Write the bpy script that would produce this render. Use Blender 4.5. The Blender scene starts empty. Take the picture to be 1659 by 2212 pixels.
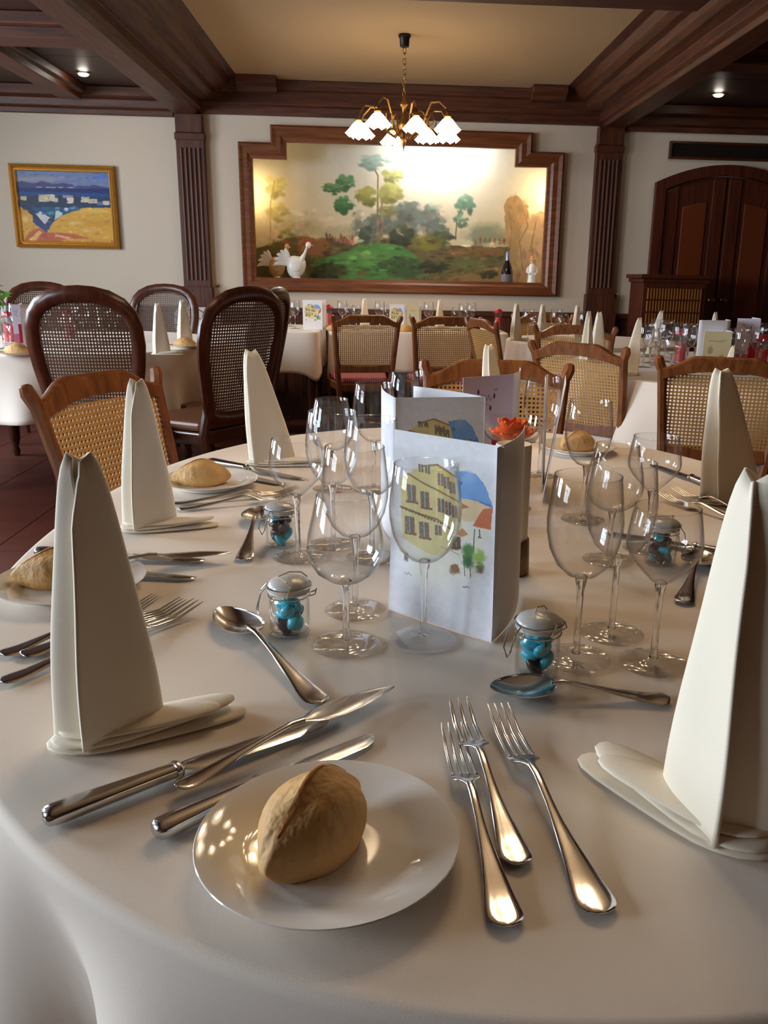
import bpy, math, random
import numpy as np
from mathutils import Matrix, Vector
random.seed(7); RNG = np.random.RandomState(11)
S = bpy.context.scene
COL = S.collection
PI = math.pi
# ------------------------------------------------------------------ camera
F, PX0, PY0, HC = 1819.5, 931.8, 1106.0, 1.125
P_, R_, Y_ = [math.radians(a) for a in (15.642, 1.159, 3.553)]
def _cam():
    cy, sy, cp, sp, cr, sr = math.cos(Y_), math.sin(Y_), math.cos(P_), math.sin(P_), math.cos(R_), math.sin(R_)
    Yw = np.array([[cy, -sy, 0], [sy, cy, 0], [0, 0, 1]])
    Cm = np.array([[1, 0, 0], [0, -sp, -cp], [0, cp, -sp]])
    Rr = np.array([[cr, -sr, 0], [sr, cr, 0], [0, 0, 1]])
    return Rr @ Cm @ Yw
CM = _cam()
def ray(px, py): return CM.T @ np.array([(px - PX0) / F, (py - PY0) / F, 1.0])
def at(px, py, z=0.75):                     # photo pixel -> point on the horizontal plane z
    d = ray(px, py); t = (z - HC) / d[2]; return (d[0] * t, d[1] * t)
def xat(px, py, Y): d = ray(px, py); return d[0] * Y / d[1]   # world x of a pixel on the plane y=Y
def zat(px, py, Y): d = ray(px, py); return HC + d[2] * Y / d[1]
cam = bpy.data.cameras.new('camera'); camo = bpy.data.objects.new('camera', cam); COL.objects.link(camo)
cam.sensor_fit = 'HORIZONTAL'; cam.sensor_width = 36; cam.lens = F / 1659 * 36; cam.shift_x = (829.5 - PX0) / 1659
cam.clip_start = 0.02
mw = Matrix.Identity(4)
for i in range(3):
    mw[i][0] = CM[0][i]; mw[i][1] = -CM[1][i]; mw[i][2] = -CM[2][i]
mw[2][3] = HC
camo.matrix_world = mw
S.camera = camo
# ------------------------------------------------------------------ light and exposure
S.view_settings.view_transform = 'Standard'; S.view_settings.look = 'None'
S.view_settings.gamma = 1; S.view_settings.use_curve_mapping = False
S.view_settings.exposure = 0.18
w = bpy.data.worlds.new('world'); S.world = w; w.use_nodes = True
w.node_tree.nodes['Background'].inputs[0].default_value = (0.62, 0.78, 1, 1)
w.node_tree.nodes['Background'].inputs[1].default_value = 1.0
S.cycles.use_denoising = True; S.cycles.use_adaptive_sampling = True; S.cycles.adaptive_threshold = .02
S.cycles.max_bounces = 10; S.cycles.diffuse_bounces = 4; S.cycles.glossy_bounces = 4
S.cycles.transmission_bounces = 8; S.cycles.transparent_max_bounces = 40
S.cycles.caustics_reflective = False; S.cycles.caustics_refractive = False
S.cycles.sample_clamp_indirect = 6; S.cycles.blur_glossy = 0.3
WINDOWS = [(-0.6, 0.9), (2.0, 3.4), (4.3, 5.7)]
WIN_E = (115, 165, 100)
for (y0, y1), e in zip(WINDOWS, WIN_E):      # daylight coming in through the three left-hand windows
    L = bpy.data.lights.new('daylight', 'AREA'); L.shape = 'RECTANGLE'; L.size = y1 - y0; L.size_y = 1.35
    L.energy = e; L.color = (0.80, 0.90, 1.0)
    o = bpy.data.objects.new('daylight', L); COL.objects.link(o)
    o.location = (-4.02, (y0 + y1) / 2, 1.5); o.rotation_euler = (0, -PI / 2, PI)
    o.rotation_euler = Vector((1, 0, -0.38)).to_track_quat('-Z', 'Y').to_euler()
SHADE_E, BULB_E, BULB_COL = 7.0, 190.0, (1.0, 0.74, 0.46)
# ------------------------------------------------------------------ materials
def lin(c): return tuple(((x / 255) / 12.92 if x / 255 <= .04045 else ((x / 255 + .055) / 1.055) ** 2.4) for x in c[:3])
MATS = {}
def mat(name, col, rough=.5, metal=0, var=0.0, scale=20, bump=0.0, bscale=None, spec=.5, stretch=None, kind=None, **kw):
    if name in MATS: return MATS[name]
    m = bpy.data.materials.new(name); m.use_nodes = True; nt = m.node_tree; N = nt.nodes; b = N['Principled BSDF']
    c = lin(col)
    b.inputs['Base Color'].default_value = (*c, 1); b.inputs['Roughness'].default_value = rough
    b.inputs['Metallic'].default_value = metal; b.inputs['Specular IOR Level'].default_value = spec
    for k, v in kw.items(): b.inputs[k.replace('_', ' ')].default_value = v
    if var or bump:
        tc = N.new('ShaderNodeTexCoord'); mp = N.new('ShaderNodeMapping'); nt.links.new(tc.outputs['Object'], mp.inputs[0])
        if stretch: mp.inputs['Scale'].default_value = stretch
        n = N.new('ShaderNodeTexNoise'); n.inputs['Scale'].default_value = scale; n.inputs['Detail'].default_value = 6
        nt.links.new(mp.outputs[0], n.inputs['Vector'])
        if var:
            r = N.new('ShaderNodeMix'); r.data_type = 'RGBA'
            r.inputs[6].default_value = (*[max(0, x * (1 - var)) for x in c], 1); r.inputs[7].default_value = (*[min(1, x * (1 + var)) for x in c], 1)
            nt.links.new(n.outputs[0], r.inputs[0]); nt.links.new(r.outputs[2], b.inputs['Base Color'])
        if bump:
            n2 = n
            if bscale:
                n2 = N.new('ShaderNodeTexNoise'); n2.inputs['Scale'].default_value = bscale; nt.links.new(mp.outputs[0], n2.inputs['Vector'])
            bp = N.new('ShaderNodeBump'); bp.inputs['Strength'].default_value = bump; bp.inputs['Distance'].default_value = .01
            nt.links.new(n2.outputs[0], bp.inputs['Height']); nt.links.new(bp.outputs[0], b.inputs['Normal'])
    MATS[name] = m; return m
def thin_glass(name, tint=(1, 1, 1), ior=1.5):
    m = bpy.data.materials.new(name); m.use_nodes = True; nt = m.node_tree; N = nt.nodes
    N.remove(N['Principled BSDF']); out = N['Material Output']
    t = N.new('ShaderNodeBsdfTransparent'); t.inputs[0].default_value = (*tint, 1)
    g = N.new('ShaderNodeBsdfGlossy'); g.inputs['Roughness'].default_value = 0.02
    lw = N.new('ShaderNodeLayerWeight'); lw.inputs[0].default_value = .5      # Schlick reflectance, the same from both sides of the sheet
    pw_ = N.new('ShaderNodeMath'); pw_.operation = 'POWER'; pw_.inputs[1].default_value = 4.0; nt.links.new(lw.outputs['Facing'], pw_.inputs[0])
    cm = N.new('ShaderNodeMix'); cm.data_type = 'RGBA'; cm.inputs[6].default_value = (*tint, 1); cm.inputs[7].default_value = (.62, .62, .63, 1)   # dark edges of refraction and longer path, put into the tint
    p3 = N.new('ShaderNodeMath'); p3.operation = 'POWER'; p3.inputs[1].default_value = 5.0; nt.links.new(lw.outputs['Facing'], p3.inputs[0]); nt.links.new(p3.outputs[0], cm.inputs[0]); nt.links.new(cm.outputs[2], t.inputs[0])
    f0 = ((ior - 1) / (ior + 1)) ** 2
    ma = N.new('ShaderNodeMath'); ma.operation = 'MULTIPLY_ADD'; ma.inputs[1].default_value = (1 - f0) * .9; ma.inputs[2].default_value = f0; nt.links.new(pw_.outputs[0], ma.inputs[0])
    mx = N.new('ShaderNodeMixShader'); nt.links.new(ma.outputs[0], mx.inputs[0]); nt.links.new(t.outputs[0], mx.inputs[1]); nt.links.new(g.outputs[0], mx.inputs[2])
    nt.links.new(mx.outputs[0], out.inputs[0]); MATS[name] = m; return m
def emis(name, col, e):
    m = bpy.data.materials.new(name); m.use_nodes = True; nt = m.node_tree; N = nt.nodes
    N.remove(N['Principled BSDF']); em = N.new('ShaderNodeEmission'); em.inputs[0].default_value = (*col, 1); em.inputs[1].default_value = e
    nt.links.new(em.outputs[0], N['Material Output'].inputs[0]); MATS[name] = m; return m
def painted(name, rough=.6, bump=0):
    m = bpy.data.materials.new(name); m.use_nodes = True; nt = m.node_tree; N = nt.nodes; b = N['Principled BSDF']
    a = N.new('ShaderNodeAttribute'); a.attribute_name = 'paint'; nt.links.new(a.outputs['Color'], b.inputs['Base Color'])
    b.inputs['Roughness'].default_value = rough; b.inputs['Specular IOR Level'].default_value = .3; MATS[name] = m; return m
def grain_mat(name, dark, light, rough, scale=6, axis='Z'):
    m = bpy.data.materials.new(name); m.use_nodes = True; nt = m.node_tree; N = nt.nodes; b = N['Principled BSDF']
    tc = N.new('ShaderNodeTexCoord'); mp = N.new('ShaderNodeMapping'); nt.links.new(tc.outputs['Object'], mp.inputs[0])
    mp.inputs['Scale'].default_value = {'Z': (1, 1, .08), 'Y': (1, .08, 1), 'X': (.08, 1, 1)}[axis]
    n = N.new('ShaderNodeTexNoise'); n.inputs['Scale'].default_value = scale * 8; n.inputs['Detail'].default_value = 8; n.inputs['Distortion'].default_value = .6
    nt.links.new(mp.outputs[0], n.inputs['Vector'])
    cr = N.new('ShaderNodeValToRGB'); cr.color_ramp.elements[0].position = .3; cr.color_ramp.elements[1].position = .72
    cr.color_ramp.elements[0].color = (*lin(dark), 1); cr.color_ramp.elements[1].color = (*lin(light), 1)
    nt.links.new(n.outputs[0], cr.inputs[0]); nt.links.new(cr.outputs[0], b.inputs['Base Color'])
    b.inputs['Roughness'].default_value = rough
    bp = N.new('ShaderNodeBump'); bp.inputs['Strength'].default_value = .12; bp.inputs['Distance'].default_value = .003
    nt.links.new(n.outputs[0], bp.inputs['Height']); nt.links.new(bp.outputs[0], b.inputs['Normal'])
    MATS[name] = m; return m
DARKZ = grain_mat('dark_wood_upright', (50, 22, 10), (98, 48, 20), .5, axis='Z')
DARKX = grain_mat('dark_wood_across', (50, 22, 10), (98, 48, 20), .5, axis='X')
DARKY = grain_mat('dark_wood_along', (50, 22, 10), (98, 48, 20), .5, axis='Y')
FRAMEW = grain_mat('frame_wood', (88, 46, 22), (132, 74, 38), .4, axis='X')
CHAIRW = grain_mat('honey_wood', (98, 54, 26), (146, 88, 46), .34, axis='Z')
CHAIRD = grain_mat('walnut_wood', (58, 28, 16), (92, 46, 26), .28, axis='Z')
DOORW = grain_mat('door_wood', (58, 22, 10), (92, 38, 14), .42, axis='Z')
PANELW = mat('ceiling_panel_wood', (56, 27, 14), .5, var=.35, scale=8, stretch=(1, .1, 1))
PLASTER = mat('woven_wallpaper', (212, 195, 174), .85, var=.05, scale=260, bump=.12, bscale=420, stretch=(1, 1, .25))
CREAM = mat('cream_ceiling', (186, 160, 124), .9, var=.03, scale=60)
LINEN = mat('linen_cloth', (236, 222, 206), .75, var=.02, scale=700, bump=.06, bscale=1500, Sheen_Weight=.15)
NAPK = mat('napkin_cloth', (242, 230, 208), .7, var=.02, scale=600, bump=.05, bscale=1400, Sheen_Weight=.15, Subsurface_Weight=.0)
CANE = mat('cane_weave', (190, 142, 82), .5, var=.15, scale=300)
CANED = mat('dark_cane_weave', (92, 66, 48), .5, var=.15, scale=300)
SILVER = mat('silver_plate', (206, 202, 198), .17, 1, var=.05, scale=60)
PORC = mat('white_porcelain', (238, 234, 228), .06, spec=.6)
CRUST = mat('bread_crust', (216, 170, 108), .65, var=.25, scale=24, bump=.35, bscale=90)
CARD = mat('white_card', (232, 232, 238), .6)
GLASS = thin_glass('wine_glass', (.996, .997, .998), 1.48)
PANE = thin_glass('window_pane', (.98, .99, 1), 1.2)
STEMG = mat('glass_stem', (250, 250, 250), .02, Transmission_Weight=1.0, IOR=1.45)
BRASS = mat('aged_brass', (150, 112, 60), .35, 1)
IRON = mat('dark_metal', (48, 44, 40), .4, .9)
PINK = None
# ------------------------------------------------------------------ mesh helpers
class MB:
    def __init__(s): s.v = []; s.f = []
    def add(s, v, f, M=None):
        o = len(s.v)
        s.v += [tuple(M @ Vector(p)) for p in v] if M is not None else [tuple(p) for p in v]
        s.f += [tuple(i + o for i in q) for q in f]; return s
    def box(s, c, d, M=None):
        x, y, z = c; a, b, h = d[0] / 2, d[1] / 2, d[2] / 2
        v = [(x + i * a, y + j * b, z + k * h) for i in (-1, 1) for j in (-1, 1) for k in (-1, 1)]
        return s.add(v, [(0, 1, 3, 2), (4, 6, 7, 5), (0, 4, 5, 1), (2, 3, 7, 6), (0, 2, 6, 4), (1, 5, 7, 3)], M)
    def lathe(s, prof, n=32, M=None, closed=False):
        v = []; f = []; m = len(prof)
        for r, z in prof:
            for k in range(n): a = 2 * PI * k / n; v.append((max(r, 1e-5) * math.cos(a), max(r, 1e-5) * math.sin(a), z))
        for i in range(m if closed else m - 1):
            j = (i + 1) % m
            for k in range(n): k2 = (k + 1) % n; f.append((i * n + k, i * n + k2, j * n + k2, j * n + k))
        return s.add(v, f, M)
    def tube(s, path, r, n=8, M=None, closed=False, sq=(1, 1), up=(0, 0, 1)):
        P = [Vector(p) for p in path]; m = len(P); R = r if hasattr(r, '__len__') else [r] * m
        v = []; f = []
        for i in range(m):
            t = (P[(i + 1) % m] - P[i - 1]) if closed else (P[min(i + 1, m - 1)] - P[max(i - 1, 0)])
            t.normalize(); u = Vector(up)
            if abs(t.dot(u)) > .95: u = Vector((0, 1, 0)) if abs(t.y) < .9 else Vector((1, 0, 0))
            a = t.cross(u).normalized(); b = a.cross(t).normalized()
            for k in range(n):
                q = 2 * PI * (k + .5) / n; v.append(P[i] + a * (R[i] * sq[0] * math.cos(q)) + b * (R[i] * sq[1] * math.sin(q)))
        for i in range(m if closed else m - 1):
            j = (i + 1) % m
            for k in range(n): k2 = (k + 1) % n; f.append((i * n + k, i * n + k2, j * n + k2, j * n + k))
        if not closed: f += [tuple(range(n))[::-1], tuple(range((m - 1) * n, m * n))]
        return s.add(v, f, M)
    def prism(s, poly, a0, a1, axis='z', M=None):     # polygon extruded along an axis
        n = len(poly)
        def p3(p, a): return {'z': (p[0], p[1], a), 'y': (p[0], a, p[1]), 'x': (a, p[0], p[1])}[axis]
        v = [p3(p, a0) for p in poly] + [p3(p, a1) for p in poly]
        f = [tuple(range(n))[::-1], tuple(range(n, 2 * n))] + [(i, (i + 1) % n, n + (i + 1) % n, n + i) for i in range(n)]
        return s.add(v, f, M)
    def loft(s, st, n=10, M=None, p=2.0):            # stations (x, y, z, half width, half thickness) along x
        v = []; f = []; m = len(st)
        for x, y, z, hw, ht in st:
            for k in range(n):
                a = 2 * PI * k / n; c, d = math.cos(a), math.sin(a)
                v.append((x, y + hw * math.copysign(abs(c) ** (2 / p), c), z + ht * math.copysign(abs(d) ** (2 / p), d)))
        for i in range(m - 1):
            for k in range(n): k2 = (k + 1) % n; f.append((i * n + k, i * n + k2, (i + 1) * n + k2, (i + 1) * n + k))
        f += [tuple(range(n))[::-1], tuple(range((m - 1) * n, m * n))]
        return s.add(v, f, M)
    def ball(s, c, r, nu=12, nv=8, M=None, fn=None):
        v = []; f = []
        for i in range(nv + 1):
            t = PI * i / nv
            for k in range(nu):
                a = 2 * PI * k / nu; q = (math.sin(t) * math.cos(a), math.sin(t) * math.sin(a), math.cos(t))
                if fn: q = fn(*q)
                v.append((c[0] + r[0] * q[0], c[1] + r[1] * q[1], c[2] + r[2] * q[2]))
        for i in range(nv):
            for k in range(nu): k2 = (k + 1) % nu; f.append((i * nu + k, (i + 1) * nu + k, (i + 1) * nu + k2, i * nu + k2))
        return s.add(v, f, M)
    def grid(s, nu, nv, fn, M=None, wrap=False):
        v = [fn(i / (nu - (0 if wrap else 1)), j / (nv - 1)) for j in range(nv) for i in range(nu)]
        f = [(j * nu + i, j * nu + (i + 1) % nu, (j + 1) * nu + (i + 1) % nu, (j + 1) * nu + i) for j in range(nv - 1) for i in range(nu if wrap else nu - 1)]
        return s.add(v, f, M)
    def mesh(s, name, m, smooth=35):
        me = bpy.data.meshes.new(name); me.from_pydata(s.v, [], s.f); me.materials.append(m)
        if smooth:
            me.polygons.foreach_set('use_smooth', [True] * len(me.polygons)); me.update(); me.set_sharp_from_angle(angle=math.radians(smooth))
        me.validate(); return me
    def build(s, name, m, parent=None, smooth=35, bevel=0, solid=0, sub=0):
        o = bpy.data.objects.new(name, s.mesh(name, m, smooth)); COL.objects.link(o)
        if parent: o.parent = parent
        if solid: k = o.modifiers.new('thickness', 'SOLIDIFY'); k.thickness = solid; k.offset = 0
        if sub: k = o.modifiers.new('smooth', 'SUBSURF'); k.levels = sub; k.render_levels = sub
        if bevel: k = o.modifiers.new('edge', 'BEVEL'); k.width = bevel; k.segments = 2; k.limit_method = 'ANGLE'
        return o
def tag(o, label, cat, group=None, kind=None):
    o['label'] = label; o['category'] = cat
    if group: o['group'] = group
    if kind: o['kind'] = kind
    return o
def thing(name, label, cat, loc=(0, 0, 0), rz=0, group=None, kind=None, scale=1):
    o = bpy.data.objects.new(name, None); COL.objects.link(o); o.location = loc; o.rotation_euler = (0, 0, rz)
    o.empty_display_size = .05
    if scale != 1: o.scale = (scale,) * 3 if not hasattr(scale, '__len__') else scale
    return tag(o, label, cat, group, kind)
def dup(root, loc, rz, label=None, group=None, scale=None):
    r = root.copy(); COL.objects.link(r); r.location = loc; r.rotation_euler = (0, 0, rz)
    if scale: r.scale = (scale,) * 3 if not hasattr(scale, '__len__') else scale
    if label: r['label'] = label
    if group: r['group'] = group
    for ch in root.children:
        c = ch.copy(); COL.objects.link(c); c.parent = r
        for g in ch.children:
            d = g.copy(); COL.objects.link(d); d.parent = c
    return r
class Proto:      # the first use places the built thing itself, later uses copy it
    def __init__(s, root): s.root = root; s.used = False
    def put(s, loc, rz, label, group=None, scale=None):
        if not s.used:
            s.used = True; r = s.root; r.location = loc; r.rotation_euler = (0, 0, rz); r['label'] = label
            if group: r['group'] = group
            if scale: r.scale = (scale,) * 3 if not hasattr(scale, '__len__') else scale
            return r
        r = dup(s.root, loc, rz, label, group, scale if scale else 1)
        if not group and 'group' in r: del r['group']
        return r
# ------------------------------------------------------------------ painter for flat pictures (mural, canvas, printed cards)
def vnoise(X, Y, sc, seed, octv=4):
    out = np.zeros_like(X); amp = 1; tot = 0
    for o in range(octv):
        r = np.random.RandomState(seed + o); T = r.rand(64, 64); x = X / sc; y = Y / sc
        xi = np.floor(x).astype(int); yi = np.floor(y).astype(int); fx = x - xi; fy = y - yi
        fx = fx * fx * (3 - 2 * fx); fy = fy * fy * (3 - 2 * fy)
        a = T[xi % 64, yi % 64]; b = T[(xi + 1) % 64, yi % 64]; c = T[xi % 64, (yi + 1) % 64]; d = T[(xi + 1) % 64, (yi + 1) % 64]
        out += amp * ((a * (1 - fx) + b * fx) * (1 - fy) + (c * (1 - fx) + d * fx) * fy); tot += amp; amp *= .5; sc /= 2
    return out / tot - .5
class Canvas:
    def __init__(s, nu, nv, quad, bg):
        s.nu, s.nv = nu, nv
        A = []; B = []
        for (u, v), (x, y) in zip(((0, 0), (1, 0), (1, 1), (0, 1)), quad):
            A += [[u, v, 1, 0, 0, 0, -u * x, -v * x], [0, 0, 0, u, v, 1, -u * y, -v * y]]; B += [x, y]
        h = np.append(np.linalg.solve(np.array(A, float), np.array(B, float)), 1).reshape(3, 3)
        U, V = np.meshgrid(np.linspace(0, 1, nu), np.linspace(0, 1, nv)); s.U, s.V = U, V
        q = h @ np.stack([U.ravel(), V.ravel(), np.ones(nu * nv)])
        s.X = (q[0] / q[2]).reshape(nv, nu); s.Y = (q[1] / q[2]).reshape(nv, nu)
        s.C = np.ones((nv, nu, 3)) * np.array(bg, float); s.seed = 3
    def mix(s, m, col, a=1): m = (m * a)[..., None]; s.C = s.C * (1 - m) + np.array(col, float) * m
    def ell(s, x, y, rx, ry, col, soft=.3, rough=.0, sc=40, a=1):
        s.seed += 1; k = 1.05 + rough
        M_ = (np.abs(s.X - x) < rx * k) & (np.abs(s.Y - y) < ry * k); X, Y = s.X[M_], s.Y[M_]
        d = np.sqrt(((X - x) / rx) ** 2 + ((Y - y) / ry) ** 2)
        if rough: d = d + rough * 2 * vnoise(X, Y, sc, s.seed)
        m = (np.clip((1 - d) / soft, 0, 1) * a)[:, None]; s.C[M_] = s.C[M_] * (1 - m) + np.array(col, float) * m
    def poly(s, pts, col, a=1, warp=0, sc=30, soft=0):
        s.seed += 1; q = np.array(pts, float); e = warp * 1.2 + 1
        M_ = (s.X > q[:, 0].min() - e) & (s.X < q[:, 0].max() + e) & (s.Y > q[:, 1].min() - e) & (s.Y < q[:, 1].max() + e); X0, Y0 = X, Y = s.X[M_], s.Y[M_]
        if warp: X = X0 + warp * 2 * vnoise(X0, Y0, sc, s.seed); Y = Y0 + warp * 2 * vnoise(X0, Y0, sc, s.seed + 50)
        ins = np.zeros(X.shape, bool); n = len(pts)
        for i in range(n):
            (x1, y1), (x2, y2) = pts[i], pts[(i + 1) % n]
            c = ((y1 > Y) != (y2 > Y)); ins ^= c & (X < (x2 - x1) * (Y - y1) / ((y2 - y1) if y2 != y1 else 1e-9) + x1)
        m = (ins * float(a))[:, None]; s.C[M_] = s.C[M_] * (1 - m) + np.array(col, float) * m
    def line(s, pts, wd, col, a=1):
        for (x1, y1), (x2, y2) in zip(pts, pts[1:]):
            L = max((x2 - x1) ** 2 + (y2 - y1) ** 2, 1e-6); t = np.clip(((s.X - x1) * (x2 - x1) + (s.Y - y1) * (y2 - y1)) / L, 0, 1)
            d = np.hypot(s.X - x1 - t * (x2 - x1), s.Y - y1 - t * (y2 - y1)); s.mix(np.clip((wd - d) / max(wd * .5, .5) + .5, 0, 1), col, a)
    def tree(s, cx, cy, rx, ry, col, n=14, a=.9, lit=1.25, dark=.7):
        n = int(n * 2.6)
        r = np.random.RandomState(int(cx * 7 + cy)); c = np.array(col, float)
        for k in range(n):
            q = r.rand() * 2 * PI; d = math.sqrt(r.rand()) * .75; x = cx + rx * d * math.cos(q); y = cy + ry * d * math.sin(q)
            f = dark + (lit - dark) * np.clip(.5 - math.sin(q) * d * .6 + (r.rand() - .5) * .5, 0, 1)
            s.ell(x, y, rx * (.24 + .18 * r.rand()), ry * (.18 + .15 * r.rand()), np.clip(c * f, 0, 255), .6, .55, 18, a)
    def brush(s, n, rx, ry, j, y0=-1e9, y1=1e9, x0=-1e9, x1=1e9, seed=5, a=.7):      # loose strokes in varied tones of the colour below
        r = np.random.RandomState(seed); ok = np.argwhere((s.Y > y0) & (s.Y < y1) & (s.X > x0) & (s.X < x1))
        for k in r.randint(0, len(ok), n):
            i, q = ok[k]; f = 1 + (r.rand() * 2 - 1) * j; t = 1 + (r.rand(3) - .5) * .12
            s.ell(s.X[i, q], s.Y[i, q], rx * (.5 + r.rand()), ry * (.5 + r.rand()), np.clip(s.C[i, q] * f * t, 0, 255), .6, .5, max(6, rx * .5), a)
    def build(s, name, place, m, parent=None, flip=False):
        P = place(s.U, s.V).reshape(-1, 3); nu, nv = s.nu, s.nv
        i = np.arange(nu * nv).reshape(nv, nu)
        q = np.stack([i[:-1, :-1], i[1:, :-1], i[1:, 1:], i[:-1, 1:]], -1).reshape(-1, 4)
        if flip: q = q[:, ::-1]
        me = bpy.data.meshes.new(name); nq = len(q)
        me.vertices.add(len(P)); me.vertices.foreach_set('co', P.astype(np.float32).ravel())
        me.loops.add(nq * 4); me.loops.foreach_set('vertex_index', q.astype(np.int32).ravel())
        me.polygons.add(nq); me.polygons.foreach_set('loop_start', np.arange(0, nq * 4, 4, dtype=np.int32))
        me.update(calc_edges=True)
        c = np.clip(s.C.reshape(-1, 3) / 255, 0, 1); c = np.where(c <= .04045, c / 12.92, ((c + .055) / 1.055) ** 2.4)
        at_ = me.color_attributes.new('paint', 'FLOAT_COLOR', 'POINT')
        at_.data.foreach_set('color', np.concatenate([c, np.ones((len(c), 1))], 1).astype(np.float32).ravel())
        me.materials.append(m); o = bpy.data.objects.new(name, me); COL.objects.link(o)
        if parent: o.parent = parent
        return o
# ================================================================== THE ROOM
W = 7.0; XL, XR, YB = -3.8, 3.7, -2.2; ZB = 2.25; ZC = 2.5
def struct(o, label, cat): return tag(o, label, cat, None, 'structure')
# floor with separate terracotta tiles
fl = MB().box(((XL + XR) / 2, (YB + W) / 2, -.06), (XR - XL + .4, W - YB + .6, .1)).build('floor', mat('tile_mortar', (70, 52, 42), .9), smooth=0)
struct(fl, 'dark red terracotta tiled floor of the dining room', 'floor')
TERRA = mat('terracotta_tile', (88, 42, 30), .42, var=.3, scale=5, bump=.05)
tm = MB().box((0, 0, 0), (.435, .435, .02)).mesh('floor_tile', TERRA, 0)
ny = 0
for i in range(17):
    for j in range(17):
        x = XL + .22 + i * .44; y = -.35 + j * .44
        if y > W - .1: continue
        o = bpy.data.objects.new('floor_tile', tm); COL.objects.link(o); o.parent = fl; o.location = (x, y, -.0105 + .0006 * random.random())
# back wall with the stepped niche opening
NX = (-1.07, -.80, 1.10, 1.36)
def wall_cells(xs, zs, hole, y, flipx=False):
    b = MB()
    for x0, x1 in zip(xs, xs[1:]):
        for z0, z1 in zip(zs, zs[1:]):
            if hole((x0 + x1) / 2, (z0 + z1) / 2): continue
            b.box(((x0 + x1) / 2, y, (z0 + z1) / 2), (x1 - x0, .12, z1 - z0))
    return b
wb = wall_cells([XL - .2, -1.04, -.79, 1.09, 1.335, XR + .2], [0, 1.045, 2.02, 2.14, 2.7], lambda x, z: (-1.04 < x < 1.335 and 1.045 < z < 2.02) or (-.79 < x < 1.09 and 1.045 < z < 2.14), W + .06)
struct(wb.build('wall_back', PLASTER, smooth=0), 'pale woven-papered back wall around the painted niche', 'wall')
# left wall with window openings
b = MB(); ys = [YB - .2] + [q for ww in WINDOWS for q in ww] + [W + .2]
for y0, y1 in zip(ys, ys[1:]):
    if (y0, y1) in WINDOWS:
        b.box((XL - .07, (y0 + y1) / 2, .4), (.14, y1 - y0, .8)); b.box((XL - .07, (y0 + y1) / 2, 2.45), (.14, y1 - y0, .5))
    else: b.box((XL - .07, (y0 + y1) / 2, 1.35), (.14, y1 - y0, 2.7))
struct(b.build('wall_left', PLASTER, smooth=0), 'pale side wall with three tall windows', 'wall')
struct(MB().box((XR + .07, (YB + W) / 2, 1.35), (.14, W - YB + .4, 2.7)).build('wall_right', DARKZ, smooth=0), 'unseen right side wall in dark wood chosen to lower the fill light', 'wall')  # out of view; finish picked dark so less light bounces back
struct(MB().box(((XL + XR) / 2, YB - .07, 1.35), (XR - XL + .4, .14, 2.7)).build('wall_front', DARKZ, smooth=0), 'unseen near-end wall in dark wood chosen to lower the fill light', 'wall')  # real finish unknown; dark wood put in to reduce bounced fill
for k, (y0, y1) in enumerate(WINDOWS):
    o = thing('window_%d' % (k + 1), 'tall window in the left wall, number %s from the near end' % ('one', 'two', 'three')[k], 'window', (XL - .07, (y0 + y1) / 2, .8), kind='structure')
    wd = y1 - y0; f = MB()
    for yy in (-wd / 2 + .03, wd / 2 - .03): f.box((0, yy, .7), (.07, .06, 1.4))
    for zz in (.03, 1.37): f.box((0, 0, zz), (.07, wd, .06))
    f.box((0, 0, .7), (.05, .05, 1.4)); f.box((0, 0, .95), (.05, wd, .04))
    f.build('window_frame', CHAIRD, o, smooth=0)
    for s in (-1, 1):
        MB().box((0, s * wd / 4, .5), (.006, wd / 2 - .08, .86)).build('pane', PANE, o, smooth=0)
        MB().box((0, s * wd / 4, 1.155), (.006, wd / 2 - .08, .36)).build('pane', PANE, o, smooth=0)
# ceiling: cream coffer field and wooden side bays
ce = MB().box((.16, 5.5, ZC + .03), (2.9, 3.2, .06)).build('ceiling', CREAM, smooth=0)
struct(ce, 'cream plaster ceiling panel inside the wooden coffer', 'ceiling')
MB().box((.16, 1.0, ZC + .03), (2.9, 5.8, .06)).build('near_panel', CREAM, ce, smooth=0)
for sx, x0, x1 in ((-1, XL, -1.5), (1, 1.75, XR)):
    n = 9; 
    for k in range(n):
        y0 = YB + (W - YB) * k / n; y1 = YB + (W - YB) * (k + 1) / n
        MB().box(((x0 + x1) / 2, (y0 + y1) / 2, 2.43), (x1 - x0 + .2, y1 - y0 - .006, .04)).build('wood_panel', PANELW, ce, smooth=0)
MB().box((0, 2.4, 2.75), (8.2, 9.8, .08)).build('upper_slab', CREAM, ce, smooth=0)
def trim(n, b, m, label, smooth=0, bevel=.004): return struct(b.build('trim_%d' % n, m, smooth=smooth, bevel=bevel), label, 'trim')
# long beams: stepped moulded profile from the lower band up to the coffer edge
def beam_profile(s, xo):           # s=-1 left, +1 right ; xo = outer lower edge
    p = [(0, 2.25), (.16, 2.25), (.17, 2.275), (.20, 2.29), (.20, 2.345), (.235, 2.355), (.27, 2.36), (.30, 2.385), (.315, 2.42), (.36, 2.425), (.40, 2.45), (.43, 2.49), (.49, 2.50), (.49, 2.53), (-.02, 2.53), (-.02, 2.31), (0, 2.30)]
    q = [(xo - s * x, z) for x, z in p]
    return q if s < 0 else q[::-1]
bl = trim(3, MB().prism(beam_profile(-1, -1.545), YB + .01, W - .005, 'y'), DARKY, 'long dark moulded ceiling beam left of the chandelier')
br = trim(4, MB().prism(beam_profile(1, 1.86), YB + .01, W - .005, 'y'), DARKY, 'long dark moulded ceiling beam right of the chandelier')
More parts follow.
